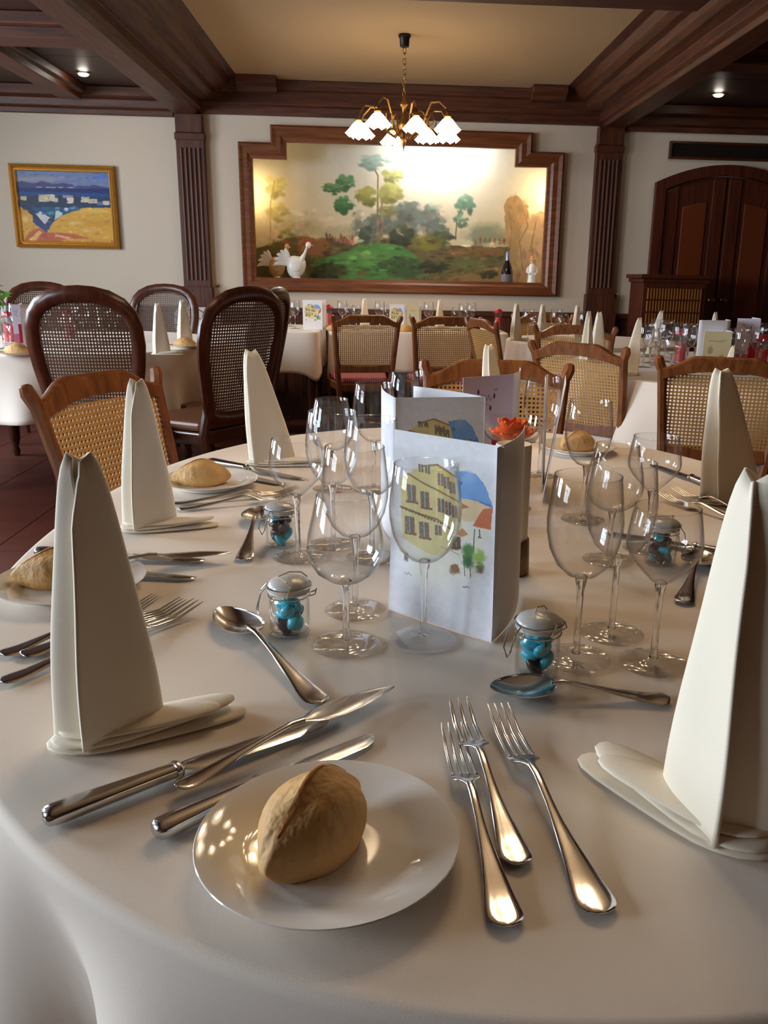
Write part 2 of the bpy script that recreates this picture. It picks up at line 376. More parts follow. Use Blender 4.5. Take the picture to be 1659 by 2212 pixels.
# beam against the back wall, with stepped corner blocks
b = MB().prism([(W - .002, 2.265), (W - .05, 2.265), (W - .055, 2.32), (W - .075, 2.335), (W - .075, 2.42), (W - .10, 2.435), (W - .11, 2.498), (W - .002, 2.498)], -1.385, 1.70, 'x')
trim(5, b, DARKX, 'dark moulded ceiling beam above the niche along the back wall')
for k, (x0, x1) in enumerate(((-1.06, -.77), (1.11, 1.37))):
    q = MB().prism([(W - .112, 2.40), (W - .19, 2.40), (W - .20, 2.43), (W - .24, 2.45), (W - .25, 2.499), (W - .112, 2.499)], x0, x1, 'x').build('corner_block', DARKX, bpy.data.objects['trim_5'], smooth=0, bevel=.003)
b = MB().prism([(3.72, 2.25), (4.03, 2.25), (4.03, 2.30), (4.06, 2.32), (4.06, 2.50), (3.69, 2.50), (3.69, 2.32), (3.72, 2.30)], -1.04, 1.36, 'x')
trim(6, b, DARKX, 'dark cross beam nearest the camera at the top edge')
for n, x0, x1, lb in ((7, XL + .02, -1.56, 'dark cornice beam above the landscape painting'), (8, 1.88, XR - .02, 'dark cornice beam above the arched door')):
    trim(n, MB().prism([(W - .002, 2.235), (W - .04, 2.235), (W - .05, 2.27), (W - .09, 2.28), (W - .10, 2.33), (W - .16, 2.345), (W - .16, 2.408), (W - .002, 2.408)], x0, x1, 'x'), DARKX, lb)
trim(9, MB().prism([(5.05, 2.29), (5.25, 2.29), (5.25, 2.34), (5.29, 2.35), (5.29, 2.408), (5.01, 2.408), (5.01, 2.35), (5.05, 2.34)], XL + .02, -1.57, 'x'), DARKX, 'dark cross rib of the wooden ceiling on the left')
trim(10, MB().prism([(-2.33, 2.31), (-2.18, 2.31), (-2.18, 2.35), (-2.15, 2.36), (-2.15, 2.408), (-2.36, 2.408), (-2.36, 2.36), (-2.33, 2.35)], 5.30, W - .17, 'y'), DARKY, 'dark long rib of the wooden ceiling beside the left spotlight')
trim(12, MB().prism([(5.05, 2.29), (5.25, 2.29), (5.25, 2.34), (5.29, 2.35), (5.29, 2.408), (5.01, 2.408), (5.01, 2.35), (5.05, 2.34)], 1.89, XR - .02, 'x'), DARKX, 'dark cross rib of the wooden ceiling on the right')
# pilasters with flutes
for n, xc, lb in ((1, -1.445, 'fluted dark wood pilaster left of the niche'), (2, 1.76, 'fluted dark wood pilaster right of the niche')):
    o = thing('trim_%d' % n, lb, 'pilaster', (xc, W, 0), kind='structure')
    MB().box((0, -.03, 1.56), (.21, .06, 1.16)).build('shaft', DARKZ, o, smooth=0, bevel=.004)
    for k in range(5):
        x = -.066 + k * .033
        MB().tube([(x, -.061, 1.06), (x, -.061, 2.02)], .011, 10).build('reed', DARKZ, o)
    MB().box((0, -.035, 2.10), (.225, .07, .05)).build('necking', DARKZ, o, smooth=0, bevel=.006)
    MB().box((0, -.04, 2.19), (.20, .078, .13)).build('capital', DARKZ, o, smooth=0, bevel=.006)
    MB().box((0, -.04, .93), (.235, .08, .16)).build('pedestal_block', DARKZ, o, smooth=0, bevel=.005)
    MB().box((0, -.05, .43), (.27, .10, .86)).build('plinth', DARKZ, o, smooth=0, bevel=.005)
# dado panelling
o = thing('trim_11', 'low dark wood dado panelling along the back wall', 'panelling', (0, W, 0), kind='structure')
for x0, x1 in ((XL + .02, -1.585), (-1.305, 1.62), (1.90, 2.11)):
    MB().box(((x0 + x1) / 2, -.012, .41), (x1 - x0, .024, .82)).build('dado_board', DARKZ, o, smooth=0)
    MB().box(((x0 + x1) / 2, -.025, .84), (x1 - x0, .05, .04)).build('dado_rail', DARKX, o, smooth=0, bevel=.006)
    n = max(1, int((x1 - x0) / .5))
    for k in range(n):
        xa = x0 + (x1 - x0) * (k + .5) / n
        MB().box((xa, -.03, .45), ((x1 - x0) / n - .12, .012, .55)).build('raised_panel', DARKZ, o, smooth=0, bevel=.008)
# ------------------------------------------------------------------ niche, frame and mural
o = thing('picture_frame', 'broad stepped brown wooden frame around the large landscape mural', 'frame', (.16, W, .98))
OUT = [(-1.09, .985), (1.41, .985), (1.41, 2.065), (1.155, 2.065), (1.155, 2.20), (-.845, 2.20), (-.845, 2.075), (-1.09, 2.075)]
INN = [(-.99, 1.09), (1.285, 1.09), (1.285, 1.955), (1.03, 1.955), (1.03, 2.085), (-.73, 2.085), (-.73, 1.96), (-.99, 1.96)]
b = MB(); n = len(OUT)
prof = [(0, 0.0), (0, .05), (.12, .062), (.35, .05), (.65, .05), (.8, .035), (1, .03), (1, -.02)]   # blend, projection
V = []; Fc = []
for t, d in prof:
    for (xo, zo), (xi, zi) in zip(OUT, INN): V.append((xo + (xi - xo) * t - .16, -d - .001, zo + (zi - zo) * t - .98))
for i in range(len(prof) - 1):
    for k in range(n): Fc.append((i * n + k, i * n + (k + 1) % n, (i + 1) * n + (k + 1) % n, (i + 1) * n + k))
b.add(V, Fc); b.build('moulding', FRAMEW, o, smooth=0)
ns = MB().box((.15, W + .22, 1.035), (2.44, .24, .02)).build('sill', FRAMEW, None, smooth=0)
nb = thing('niche_box', 'shallow lit recess behind the stepped frame', 'niche', (.15, W + .12, 1.03), kind='structure')
ns.parent = nb; ns.location = (-.15, -W - .12, -1.03)
NW = mat('niche_plaster', (226, 208, 168), .8)
MB().box((-1.22, .11, .57), (.02, .24, 1.14)).build('side_panel', NW, nb, smooth=0)
MB().box((1.22, .11, .57), (.02, .24, 1.14)).build('side_panel', NW, nb, smooth=0)
MB().box((0, .11, 1.14), (2.46, .24, .02)).build('top_panel', NW, nb, smooth=0)
MB().box((0, .235, .57), (2.46, .02, 1.16)).build('back_panel', NW, nb, smooth=0)
# mural painted in the coordinates of the picture
C = Canvas(520, 250, ((55, 118), (1545, 150), (1530, 850), (70, 825)), (216, 208, 186))
C.mix(np.clip((C.Y - 250) / 320, 0, 1), (208, 188, 146), .8)
C.mix(np.clip((330 - C.Y) / 200, 0, 1), (205, 212, 205), .7)
C.ell(330, 560, 120, 75, (172, 158, 112), .5, .35, 60, .8); C.ell(500, 580, 120, 50, (166, 152, 112), .5, .3, 50, .7)
C.ell(1220, 580, 120, 75, (122, 128, 100), .5, .4, 60, .85); C.ell(1330, 600, 90, 60, (140, 132, 96), .5, .4, 50, .7)
for x, y, rx, ry in ((640, 560, 95, 75), (760, 520, 110, 90), (880, 500, 110, 100), (940, 540, 90, 100), (1000, 590, 70, 60), (820, 470, 60, 60)):
    C.tree(x, y, rx, ry, (104, 112, 100), 10, .8, 1.1, .8)
C.tree(190, 360, 60, 70, (178, 172, 108), 10, .75); C.tree(200, 480, 62, 60, (168, 160, 100), 10, .75); C.line([(160, 640), (165, 430), (185, 330)], 3, (150, 120, 70), .7)
C.tree(250, 600, 60, 45, (120, 118, 66), 8, .8)
C.line([(690, 620), (692, 300), (670, 260)], 4, (140, 110, 76)); C.line([(715, 610), (712, 430), (760, 330)], 4, (150, 116, 76)); C.line([(575, 480), (610, 560), (612, 640)], 4, (150, 112, 70))
C.tree(660, 235, 70, 45, (140, 160, 148), 14, .85, 1.15, .8); C.tree(770, 215, 55, 40, (160, 176, 164), 12, .8, 1.1, .85)
C.tree(760, 300, 60, 50, (160, 156, 92), 12, .85); C.tree(640, 400, 62, 55, (146, 140, 72), 16, .9); C.tree(750, 385, 72, 60, (156, 150, 84), 16, .9); C.tree(740, 470, 50, 42, (128, 120, 74), 10, .85)
C.tree(530, 335, 52, 48, (78, 118, 76), 14, .95); C.tree(470, 365, 55, 34, (86, 122, 76), 12, .95); C.tree(525, 445, 55, 55, (70, 112, 68), 16, .95)
C.line([(1080, 610), (1085, 500), (1120, 430)], 3, (100, 96, 70)); C.tree(1125, 440, 55, 62, (104, 132, 108), 14, .85); C.tree(1105, 520, 40, 42, (100, 126, 100), 10, .8)
C.poly([(60, 660), (300, 600), (470, 610), (560, 640), (640, 620), (760, 600), (900, 610), (1050, 640), (1300, 640), (1540, 640), (1540, 860), (60, 860)], (98, 88, 54), 1, 14, 60)
C.poly([(290, 600), (450, 605), (450, 690), (300, 690)], (146, 92, 50), .8, 8)
for k in range(10): C.ell(440 + k * 14, 600 + (k * 37 % 30), 9, 26, (84 + k * 5, 56, 40), .5, .4, 14, .8)
C.tree(630, 590, 45, 50, (68, 78, 64), 8, .9); C.tree(810, 590, 80, 65, (62, 70, 52), 16, .95); C.tree(1000, 610, 80, 50, (70, 76, 54), 12, .9)
C.ell(940, 630, 110, 50, (120, 112, 48), .5, .3, 50, .95)
C.poly([(380, 720), (480, 690), (600, 640), (700, 625), (800, 640), (900, 700), (920, 800), (700, 810), (380, 800)], (78, 128, 62), 1, 16, 60)
C.ell(620, 690, 120, 26, (112, 152, 76), .6, .4, 40, .8); C.ell(580, 730, 100, 16, (98, 142, 70), .6, .4, 40, .7)
C.poly([(690, 730), (800, 690), (900, 700), (930, 800), (760, 800)], (58, 78, 46), .9, 16, 50)
C.poly([(380, 740), (470, 720), (500, 820), (360, 820)], (54, 60, 36), .9, 12); C.ell(500, 760, 60, 40, (70, 66, 36), .5, .5, 30, .8)
C.tree(975, 745, 80, 42, (52, 56, 38), 14, .9); C.poly([(1040, 650), (1320, 650), (1320, 690), (1040, 680)], (134, 94, 54), .7, 8)
C.ell(1150, 740, 110, 40, (96, 104, 58), .5, .4, 40, .8); C.poly([(1050, 800), (1200, 760), (1330, 740), (1340, 830), (1040, 830)], (146, 112, 66), .8, 10)
C.ell(620, 770, 40, 22, (116, 82, 44), .5, .5, 20, .7); C.tree(1250, 780, 60, 30, (60, 60, 38), 10, .9)
for k in range(7): C.ell(1180 + k * 24, 628 - (k * 31 % 16), 8, 20, (136, 74, 42), .5, .3, 12, .85)
C.poly([(1318, 440), (1335, 402), (1390, 396), (1440, 440), (1450, 520), (1500, 470), (1545, 480), (1545, 860), (1350, 860), (1345, 640), (1325, 520)], (166, 132, 84), 1, 8, 30)
C.poly([(1400, 560), (1460, 480), (1545, 470), (1545, 860), (1410, 860), (1390, 700)], (196, 160, 116), .9, 10, 40)
for pts in ([(1340, 470), (1360, 560), (1350, 680)], [(1410, 450), (1440, 540), (1400, 620), (1420, 760)], [(1480, 520), (1460, 640), (1490, 760)]): C.line(pts, 3, (128, 96, 58), .7)
C.mix(np.ones_like(C.X), (190, 182, 158), .06)
C.brush(420, 22, 9, .30, 610, 860, -1e9, 1330, 8, .75); C.brush(160, 18, 14, .22, 440, 640, 560, 1040, 9, .6); C.brush(120, 16, 22, .16, 400, 860, 1330, 1560, 10, .6); C.brush(90, 20, 14, .10, 470, 640, 100, 560, 12, .6)
C.C *= (1 + .04 * vnoise(C.X, C.Y, 30, 77))[..., None]
mu = C.build('landscape_mural', lambda U, V: np.stack([-1.075 + 2.45 * U - .15, np.full_like(U, .222), 2.165 - 1.12 * V - 1.03], -1), painted('mural_paint', .75), None)
mu.location = (.15, W + .12, 1.03); tag(mu, 'large painted pastoral landscape with trees and rocks inside the stepped frame', 'mural')
# niche lamps
NL = emis('warm_tube', (1, .76, .42), 80); NT = emis('cool_tube', (.95, .97, 1.0), 190)
for k, (c, d, m, lb) in enumerate((((-1.055, W + .20, 1.74), (.02, .02, .24), NL, 'warm tube lamp hidden at the left end of the mural niche'), ((1.345, W + .20, 1.80), (.02, .02, .2), NL, 'warm tube lamp hidden at the right end of the mural niche'), ((.45, W + .17, 2.135), (.62, .02, .02), NT, 'cool tube lamp hidden above the mural'))):
    t = thing('niche_lamp', lb, 'lamp', c)
    ax = (0, 0, d[2] / 2) if d[2] > .1 else (d[0] / 2, 0, 0)
    MB().tube([tuple(-a for a in ax), ax], .009, 10).build('tube', m, t)
    for s in (-1, 1): MB().tube([tuple(s * a for a in ax), tuple(s * a * 1.08 for a in ax)], .012, 10).build('end_cap', IRON, t)
# figurines on the niche sill
SZ = 1.046; FY = W + .165
WHITEC = mat('white_glazed_ceramic', (236, 232, 224), .25, var=.06, scale=30); REDC = mat('red_glaze', (190, 52, 36), .35); GOLDC = mat('ochre_glaze', (206, 160, 92), .35, var=.3, scale=40)
def bird(name, label, x, y, rz, body, tail, sc):
    t = thing(name, label, 'figurine', (x, y, SZ), rz, scale=sc)
    def fn(a, b_, c): return (a, b_ * (1 - .25 * a * a), c * (1 + .25 * max(0, -a)) + .25 * max(0, a) * (1 - c * c))
    MB().ball((0, 0, .13), (.10, .065, .085), 20, 14, fn=fn).build('body', body, t)
    MB().loft([(.04, 0, .16, .05, .05), (.075, 0, .20, .04, .04), (.10, 0, .25, .028, .03), (.118, 0, .29, .026, .026), (.135, 0, .305, .02, .02)], 12).build('neck', body, t)
    MB().ball((.128, 0, .30), (.03, .024, .026), 14, 10).build('head', body, t)
    MB().loft([(.15, 0, .30, .009, .009), (.178, 0, .295, .002, .002)], 8).build('beak', GOLDC, t)
    MB().prism([(.10, .318), (.105, .345), (.117, .33), (.125, .352), (.136, .332), (.148, .345), (.150, .315)], -.006, .006, 'y').build('comb', REDC, t, smooth=0)
    MB().ball((.148, 0, .272), (.008, .006, .016), 8, 6).build('wattle', REDC, t)
    for k in range(5):
        a = math.radians(100 + k * 17); q = [(-.06 - .03 * s_ - .10 * s_ * math.cos(a - PI / 2) * 0 + math.cos(a) * .16 * s_, (k - 2) * .008 * s_, .15 + math.sin(a) * .17 * s_ - .05 * s_ ** 3) for s_ in (0, .3, .6, .85, 1)]
        MB().tube(q, [.02, .024, .022, .015, .004], 8, sq=(.6, 1)).build('tail_feather', tail, t)
    for s in (-1, 1): MB().ball((-.01, s * .058, .135), (.065, .016, .045), 14, 8).build('wing', body, t)
    MB().lathe([(0, 0), (.055, 0), (.06, .01), (.05, .03), (.03, .06), (0, .065)], 18).build('base', tail, t)
    return t
bird('hen_figurine', 'white ceramic hen with red comb standing in the niche', -.69, FY - .02, 0, WHITEC, WHITEC, (.78, .78, 1.0))
bird('rooster_figurine', 'ochre and white ceramic rooster behind the white hen', -.855, FY + .065, 0, GOLDC, WHITEC, (.66, .66, .95))
t = thing('bottle', 'dark glass bottle with pale top standing against the painted rock', 'bottle', (1.03, FY, SZ))
MB().lathe([(0, 0), (.045, 0), (.048, .02), (.048, .12), (.035, .17), (.018, .21), (.015, .23)], 24).build('body', mat('dark_bottle', (22, 20, 26), .08, spec=.7), t)
MB().lathe([(.0155, .21), (.019, .215), (.017, .27), (.012, .285), (0, .287)], 20).build('capsule', mat('pale_foil', (150, 160, 180), .35, .6), t)
MB().lathe([(.0485, .045), (.0488, .05), (.0488, .10), (.0485, .105)], 24).build('label', mat('grey_paper', (110, 104, 110), .7), t)
t = thing('figurine', 'small white robed figurine at the right end of the niche', 'figurine', (1.235, FY, SZ))
MB().lathe([(0, 0), (.042, 0), (.044, .01), (.034, .06), (.03, .12), (.034, .15), (.026, .18), (.012, .195), (0, .197)], 20).build('robe', WHITEC, t)
MB().ball((0, 0, .215), (.02, .02, .024), 14, 10).build('head', mat('pale_skin_glaze', (226, 186, 150), .4), t)
MB().lathe([(.034, .222), (.036, .226), (.02, .232), (.016, .25), (0, .256)], 18).build('hat', GOLDC, t)
for s in (-1, 1): MB().tube([(s * .03, 0, .165), (s * .042, -.01, .13), (s * .02, -.035, .11)], [.011, .011, .008], 8).build('arm', WHITEC, t)
# ------------------------------------------------------------------ small landscape painting on the left
PT = thing('painting', 'small gilt-framed coastal landscape with yellow fields on the left wall', 'painting', (-2.42, W, 1.28))
pw, ph = .78, .60
GILT = mat('gilt_frame', (196, 140, 58), .35, .7, var=.2, scale=50); GILT2 = mat('bright_gilt', (232, 196, 120), .3, .7)
def frame_ring(w0, h0, w1, h1, d0, d1, zc):
    b = MB(); V = []; 
    for ww, hh, d in ((w0, h0, 0), (w0, h0, d0), ((w0 + w1) / 2, (h0 + h1) / 2, d0 + .006), (w1, h1, d1), (w1, h1, 0)):
        V += [(-ww / 2, -d, zc - hh / 2), (ww / 2, -d, zc - hh / 2), (ww / 2, -d, zc + hh / 2), (-ww / 2, -d, zc + hh / 2)]
    return b.add(V, [(i * 4 + k, i * 4 + (k + 1) % 4, i * 4 + 4 + (k + 1) % 4, i * 4 + 4 + k) for i in range(4) for k in range(4)])
frame_ring(pw, ph, pw - .07, ph - .07, .03, .02, ph / 2).build('outer_frame', GILT, PT, smooth=0)
frame_ring(pw - .07, ph - .07, pw - .10, ph - .10, .024, .012, ph / 2).build('inner_frame', GILT2, PT, smooth=0)
C = Canvas(200, 150, ((185, 150), (1395, 185), (1475, 1140), (260, 1105)), (112, 128, 168))
C.ell(400, 260, 600, 50, (160, 152, 160), .6, .4, 80, .8); C.ell(1300, 230, 200, 60, (84, 118, 196), .6, .3, 80, .8)
C.poly([(150, 300), (260, 290), (400, 320), (520, 290), (660, 330), (800, 315), (950, 340), (1100, 360), (1200, 345), (1420, 385), (1420, 430), (150, 400)], (74, 72, 116), 1, 8)
C.poly([(150, 375), (1420, 400), (1420, 560), (150, 520)], (30, 44, 104)); C.poly([(150, 430), (1420, 460), (1420, 560), (150, 540)], (34, 78, 136), .8, 14)
for x, wd in ((480, 60), (600, 50), (680, 40), (770, 60), (900, 70)): C.ell(x, 365 + x * .015, wd, 9, (206, 196, 190), .6, .4, 20, .9)
C.poly([(190, 490), (1440, 520), (1440, 670), (1050, 670), (850, 760), (700, 860), (580, 1000), (400, 860), (380, 760), (230, 640)], (38, 58, 84), 1, 10)
for x, y, wx, wy, c in ((270, 520, 40, 28, (200, 186, 150)), (540, 520, 70, 50, (206, 190, 158)), (650, 520, 40, 50, (222, 206, 180)), (715, 550, 30, 28, (214, 196, 176)), (860, 500, 70, 20, (150, 140, 150)), (895, 555, 45, 40, (232, 214, 206)), (1090, 545, 55, 36, (224, 204, 172)), (1190, 565, 60, 32, (206, 186, 164)), (1370, 590, 45, 28, (214, 206, 190)), (960, 540, 22, 44, (40, 56, 50)), (750, 530, 24, 44, (36, 54, 66)), (380, 550, 60, 36, (52, 60, 62)), (1290, 600, 40, 26, (100, 110, 170))):
    C.poly([(x - wx, y - wy), (x + wx, y - wy), (x + wx, y + wy), (x - wx, y + wy)], c, .95, 8, 24)
C.poly([(380, 640), (1060, 650), (960, 720), (800, 760), (640, 760), (420, 740)], (44, 84, 120), .9, 14)
for x, y, wx, wy, c in ((840, 680, 36, 34, (206, 210, 224)), (930, 660, 46, 30, (110, 150, 180)), (630, 730, 60, 40, (74, 146, 160)), (560, 660, 50, 30, (40, 96, 130)), (720, 660, 40, 24, (120, 150, 170))): C.ell(x, y, wx, wy, c, .4, .5, 24, .9)
C.poly([(430, 740), (490, 705), (620, 790), (550, 885)], (214, 212, 206), .95, 6); C.poly([(700, 700), (740, 690), (790, 745), (680, 830)], (202, 212, 214), .95, 6)
C.poly([(390, 780), (545, 885), (660, 810), (575, 1000), (400, 860)], (58, 66, 120), .9, 6)
C.poly([(200, 620), (390, 760), (390, 850), (480, 930), (575, 1000), (660, 860), (760, 770), (1060, 660), (1460, 655), (1500, 1180), (200, 1180)], (214, 160, 58), 1, 6)
for x, y, rx, ry, c in ((1200, 700, 260, 50, (222, 184, 92)), (960, 870, 120, 40, (228, 186, 104)), (1280, 880, 220, 60, (206, 146, 40)), (300, 820, 60, 50, (232, 192, 120)), (280, 700, 60, 40, (206, 136, 56)), (1150, 970, 160, 36, (220, 170, 90)), (780, 950, 120, 36, (214, 160, 60))): C.ell(x, y, rx, ry, c, .7, .5, 60, .9)
C.poly([(270, 1100), (340, 990), (480, 930), (580, 1000), (900, 1010), (1150, 1080), (1480, 1110), (1480, 1180), (260, 1180)], (186, 92, 56), .9, 10)
C.poly([(330, 1100), (470, 970), (520, 990), (420, 1110)], (232, 184, 104), .9, 6); C.poly([(690, 1020), (900, 1070), (860, 1090), (680, 1050)], (236, 176, 130), .9, 6); C.poly([(800, 1090), (1400, 1080), (1480, 1160), (760, 1160)], (214, 160, 56), .8, 10); C.ell(540, 1040, 60, 50, (176, 70, 66), .6, .4, 30, .8)
C.brush(420, 34, 12, .22, seed=21, a=.75)
C.build('canvas', lambda U, V: np.stack([-(pw - .10) / 2 + (pw - .10) * U, np.full_like(U, -.011), ph - .05 - (ph - .10) * V], -1), painted('oil_paint', .5), PT)
# ------------------------------------------------------------------ arched door, vent, lattice cabinet
D = thing('door_1', 'dark arched double door with raised panels on the right', 'door', (2.73, W, 0), kind='structure')
def arch(x, hw, z0, z1): return z0 + (z1 - z0) * math.sqrt(max(0, 1 - (x / hw) ** 2 * .92))
def arch_pts(x0, x1, hw, zs, zt, n=14): return [(x0 + (x1 - x0) * k / n, zs + (zt - zs) * (1 - ((x0 + (x1 - x0) * k / n) / hw) ** 2)) for k in range(n + 1)]
b = MB()
po = arch_pts(-.58, .58, .58, 1.87, 2.01, 20); pi_ = arch_pts(-.50, .50, .50, 1.82, 1.93, 20)
V = [(x, -.055, z) for x, z in [(-.58, 0)] + po + [(.58, 0)]] + [(x, -.055, z) for x, z in [(-.50, 0)] + pi_ + [(.50, 0)]]
V += [(x, -.001, z) for x, y, z in V[:]]; m_ = 23
Fc = [(k, k + 1, m_ + k + 1, m_ + k) for k in range(m_ - 1)] + [(2 * m_ + k, k, k + 1, 2 * m_ + k + 1)[::-1] for k in range(m_ - 1)] + [(m_ + k, m_ + k + 1, 3 * m_ + k + 1, 3 * m_ + k) for k in range(m_ - 1)]
b.add(V, [q[::-1] for q in Fc]); b.build('door_frame', DOORW, D, smooth=0)
for s in (-1, 1):
    x0, x1 = (-.498, -.004) if s < 0 else (.004, .498)
    pts = [(x0, .005)] + arch_pts(x0, x1, .50, 1.815, 1.925, 10) + [(x1, .005)]
    lf = MB().prism(pts, -.022, -.002, 'y').build('door_leaf', DOORW, D, smooth=0)
    for x, wd in ((x0 + .06, .10), (x1 - .06, .10)): MB().prism([(x - wd / 2, .01)] + arch_pts(x - wd / 2, x + wd / 2, .50, 1.80, 1.91, 6) + [(x + wd / 2, .01)], -.036, -.0225, 'y').build('stile', DOORW, lf, smooth=0, bevel=.004)
    for za, zb in ((.12, .72), (.84, 1.70)):
        pts = [(x0 + .15, za), (x1 - .15, za)] + ([(x1 - .15, zb), (x0 + .15, zb)] if zb < 1 else arch_pts(x1 - .15, x0 + .15, .50, 1.64, 1.74, 8))
        MB().prism(pts, -.034, -.0225, 'y').build('raised_panel', mat('door_panel_wood', (104, 46, 16), .4, var=.25, scale=14, stretch=(1, 1, .1)), lf, smooth=0, bevel=.012)
    h = MB().lathe([(0, 0), (.018, 0), (.02, .01), (.012, .02), (.012, .04), (.022, .05), (.02, .065), (0, .07)], 16, M=Matrix.Translation((s * .05, -.036, .98)) @ Matrix.Rotation(PI / 2, 4, 'X')).build('door_knob', BRASS, lf)
Vn = thing('air_vent', 'long dark slatted air vent above the arched door', 'vent', (2.80, W, 2.045))
MB().box((0, -.004, .065), (1.12, .006, .125)).build('backing', mat('vent_dark', (26, 22, 18), .6), Vn, smooth=0)
f = MB()
for z in (.008, .122): f.box((0, -.015, z), (1.12, .028, .016))
for x in (-.552, .552): f.box((x, -.015, .065), (.016, .028, .098))
f.build('vent_frame', DOORW, Vn, smooth=0)
sm = MB().box((0, 0, 0), (1.08, .016, .003), Matrix.Rotation(.5, 4, 'X')).mesh('slat', mat('vent_slat', (52, 38, 28), .5), 0)
for k in range(8):
    o = bpy.data.objects.new('slat', sm); COL.objects.link(o); o.parent = Vn; o.location = (0, -.015, .025 + k * .0115)
cb = thing('lattice_cabinet', 'dark wooden stand with lattice slat front beside the arched door', 'cabinet', (2.18, 6.55, 0))
MB().box((0, 0, .58), (.48, .34, 1.12)).build('body', DOORW, cb, smooth=0, bevel=.004)
MB().box((0, -.01, 1.155), (.55, .40, .03)).build('top', DOORW, cb, smooth=0, bevel=.006)
MB().box((0, -.004, 1.125), (.515, .365, .03)).build('cornice', DOORW, cb, smooth=0, bevel=.008)
slm = MB().box((0, 0, 0), (.011, .012, .082)).mesh('slat', mat('slat_wood', (150, 92, 40), .4, var=.3, scale=30), 0)
for r in range(3):
    for k in range(19):
        o = bpy.data.objects.new('slat', slm); COL.objects.link(o); o.parent = cb; o.location = (-.20 + k * .0222, -.177, 1.03 - r * .09); o.rotation_euler = (0, 0, .3)
for r in range(4): MB().box((0, -.178, 1.078 - r * .09), (.44, .016, .010)).build('lattice_rail', DOORW, cb, smooth=0)
for x, y, z, lb in ((-1.30, W - .03, 1.02, 'small metal hook beside the left pilaster'), (1.90, W - .03, 1.00, 'small metal hook beside the right pilaster')):
    t = thing('wall_hook', lb, 'hook', (x, W, z))
    MB().lathe([(0, 0), (.016, 0), (.016, .006), (0, .007)], 14, Matrix.Rotation(PI / 2, 4, 'X')).build('plate', BRASS, t)
    MB().tube([(0, -.006, 0), (0, -.04, -.01), (0, -.055, .005), (0, -.05, .02)], .004, 8).build('hook', BRASS, t)
# ceiling spotlights
SPOT = emis('spot_lamp', (1, .9, .76), 60)
for x, y, lb in ((*at(180, 158, 2.405), 'small recessed ceiling spotlight in the left wooden ceiling'), (*at(1552, 203, 2.405), 'small recessed ceiling spotlight in the dark right ceiling')):
    t = thing('ceiling_spotlight', lb, 'spotlight', (x, y, 2.405))
    MB().lathe([(.028, .003), (.045, .003), (.045, -.004), (.03, -.008), (.028, 0)], 24).build('ring', mat('spot_ring', (190, 180, 160), .3, .8), t)
    MB().ball((0, 0, -.006), (.034, .034, .014), 16, 8).build('lamp', SPOT, t)
# ------------------------------------------------------------------ chandelier
SHADE = emis('lit_glass_shade', BULB_COL, SHADE_E); BULB = emis('lit_bulb', BULB_COL, BULB_E)
def chandelier(label, x, y, ztop):
    t = thing('chandelier', label, 'chandelier', (x, y, ztop))
    MB().lathe([(0, 0), (.035, 0), (.038, -.01), (.03, -.02), (.027, -.065), (.012, -.07), (0, -.07)], 20).build('canopy', IRON, t)
    ch = MB()
    for k in range(9):
        c = -.085 - k * .029; ang = PI / 2 * (k % 2)
        pts = [(.009 * math.cos(a) * math.cos(ang), .009 * math.cos(a) * math.sin(ang), c + .019 * math.sin(a)) for a in [2 * PI * q / 12 for q in range(12)]]
        MB().tube(pts, .0028, 6, closed=True).build('chain_link', BRASS, t)
    MB().lathe([(0, -.33), (.008, -.335), (.012, -.36), (.025, -.38), (.012, -.40), (.012, -.44), (.03, -.47), (.034, -.50), (.018, -.54), (.01, -.56), (.016, -.58), (.012, -.60), (.004, -.63), (0, -.66)], 18).build('stem', BRASS, t)
    for k in range(8):
        a = 2 * PI * (k + .3) / 8; ca, sa = math.cos(a), math.sin(a); R = .27 + .02 * (k % 2); up = .02 * (k % 2)
        pr = [(.02, -.52), (.06, -.56), (.11, -.53), (.15, -.45), (.19, -.40 + up), (.24, -.40 + up), (R, -.44 + up), (R + .01, -.48 + up)]
        arm = MB().tube([(r * ca, r * sa, z) for r, z in pr], [.007, .007, .006, .006, .006, .005, .005, .006], 8).build('arm', BRASS, t)
        # curled leaf on the arm
        MB().tube([(r * ca, r * sa, z) for r, z in ((.15, -.45), (.17, -.50), (.20, -.50), (.205, -.46), (.185, -.45))], [.005, .004, .004, .003, .002], 6).build('scroll', BRASS, arm)
        cx, cy, cz = (R + .01) * ca, (R + .01) * sa, -.48 + up
        MB().lathe([(0, .01), (.018, .008), (.022, -.004), (.014, -.012), (0, -.013)], 14, Matrix.Translation((cx, cy, cz))).build('cup', BRASS, arm)
        def shade(u, v):
            th = 2 * PI * u; r = .018 + .052 * v ** .7; rr = r * (1 + .16 * v * v * math.cos(8 * th)); return (cx + rr * math.cos(th), cy + rr * math.sin(th), cz - .012 - .074 * v + .010 * v * v * math.cos(8 * th))
        MB().grid(32, 8, shade, wrap=True).build('glass_shade', SHADE, t, solid=.002)
        MB().ball((cx, cy, cz - .050), (.017, .017, .024), 12, 8).build('bulb', BULB, t)
    return t
chandelier('brass chandelier with lit flower-shaped shades in front of the mural', .13, 5.57, ZC - .001)
chandelier('brass chandelier with lit flower shades hanging above the near table', .25, 2.05, ZC - .001)
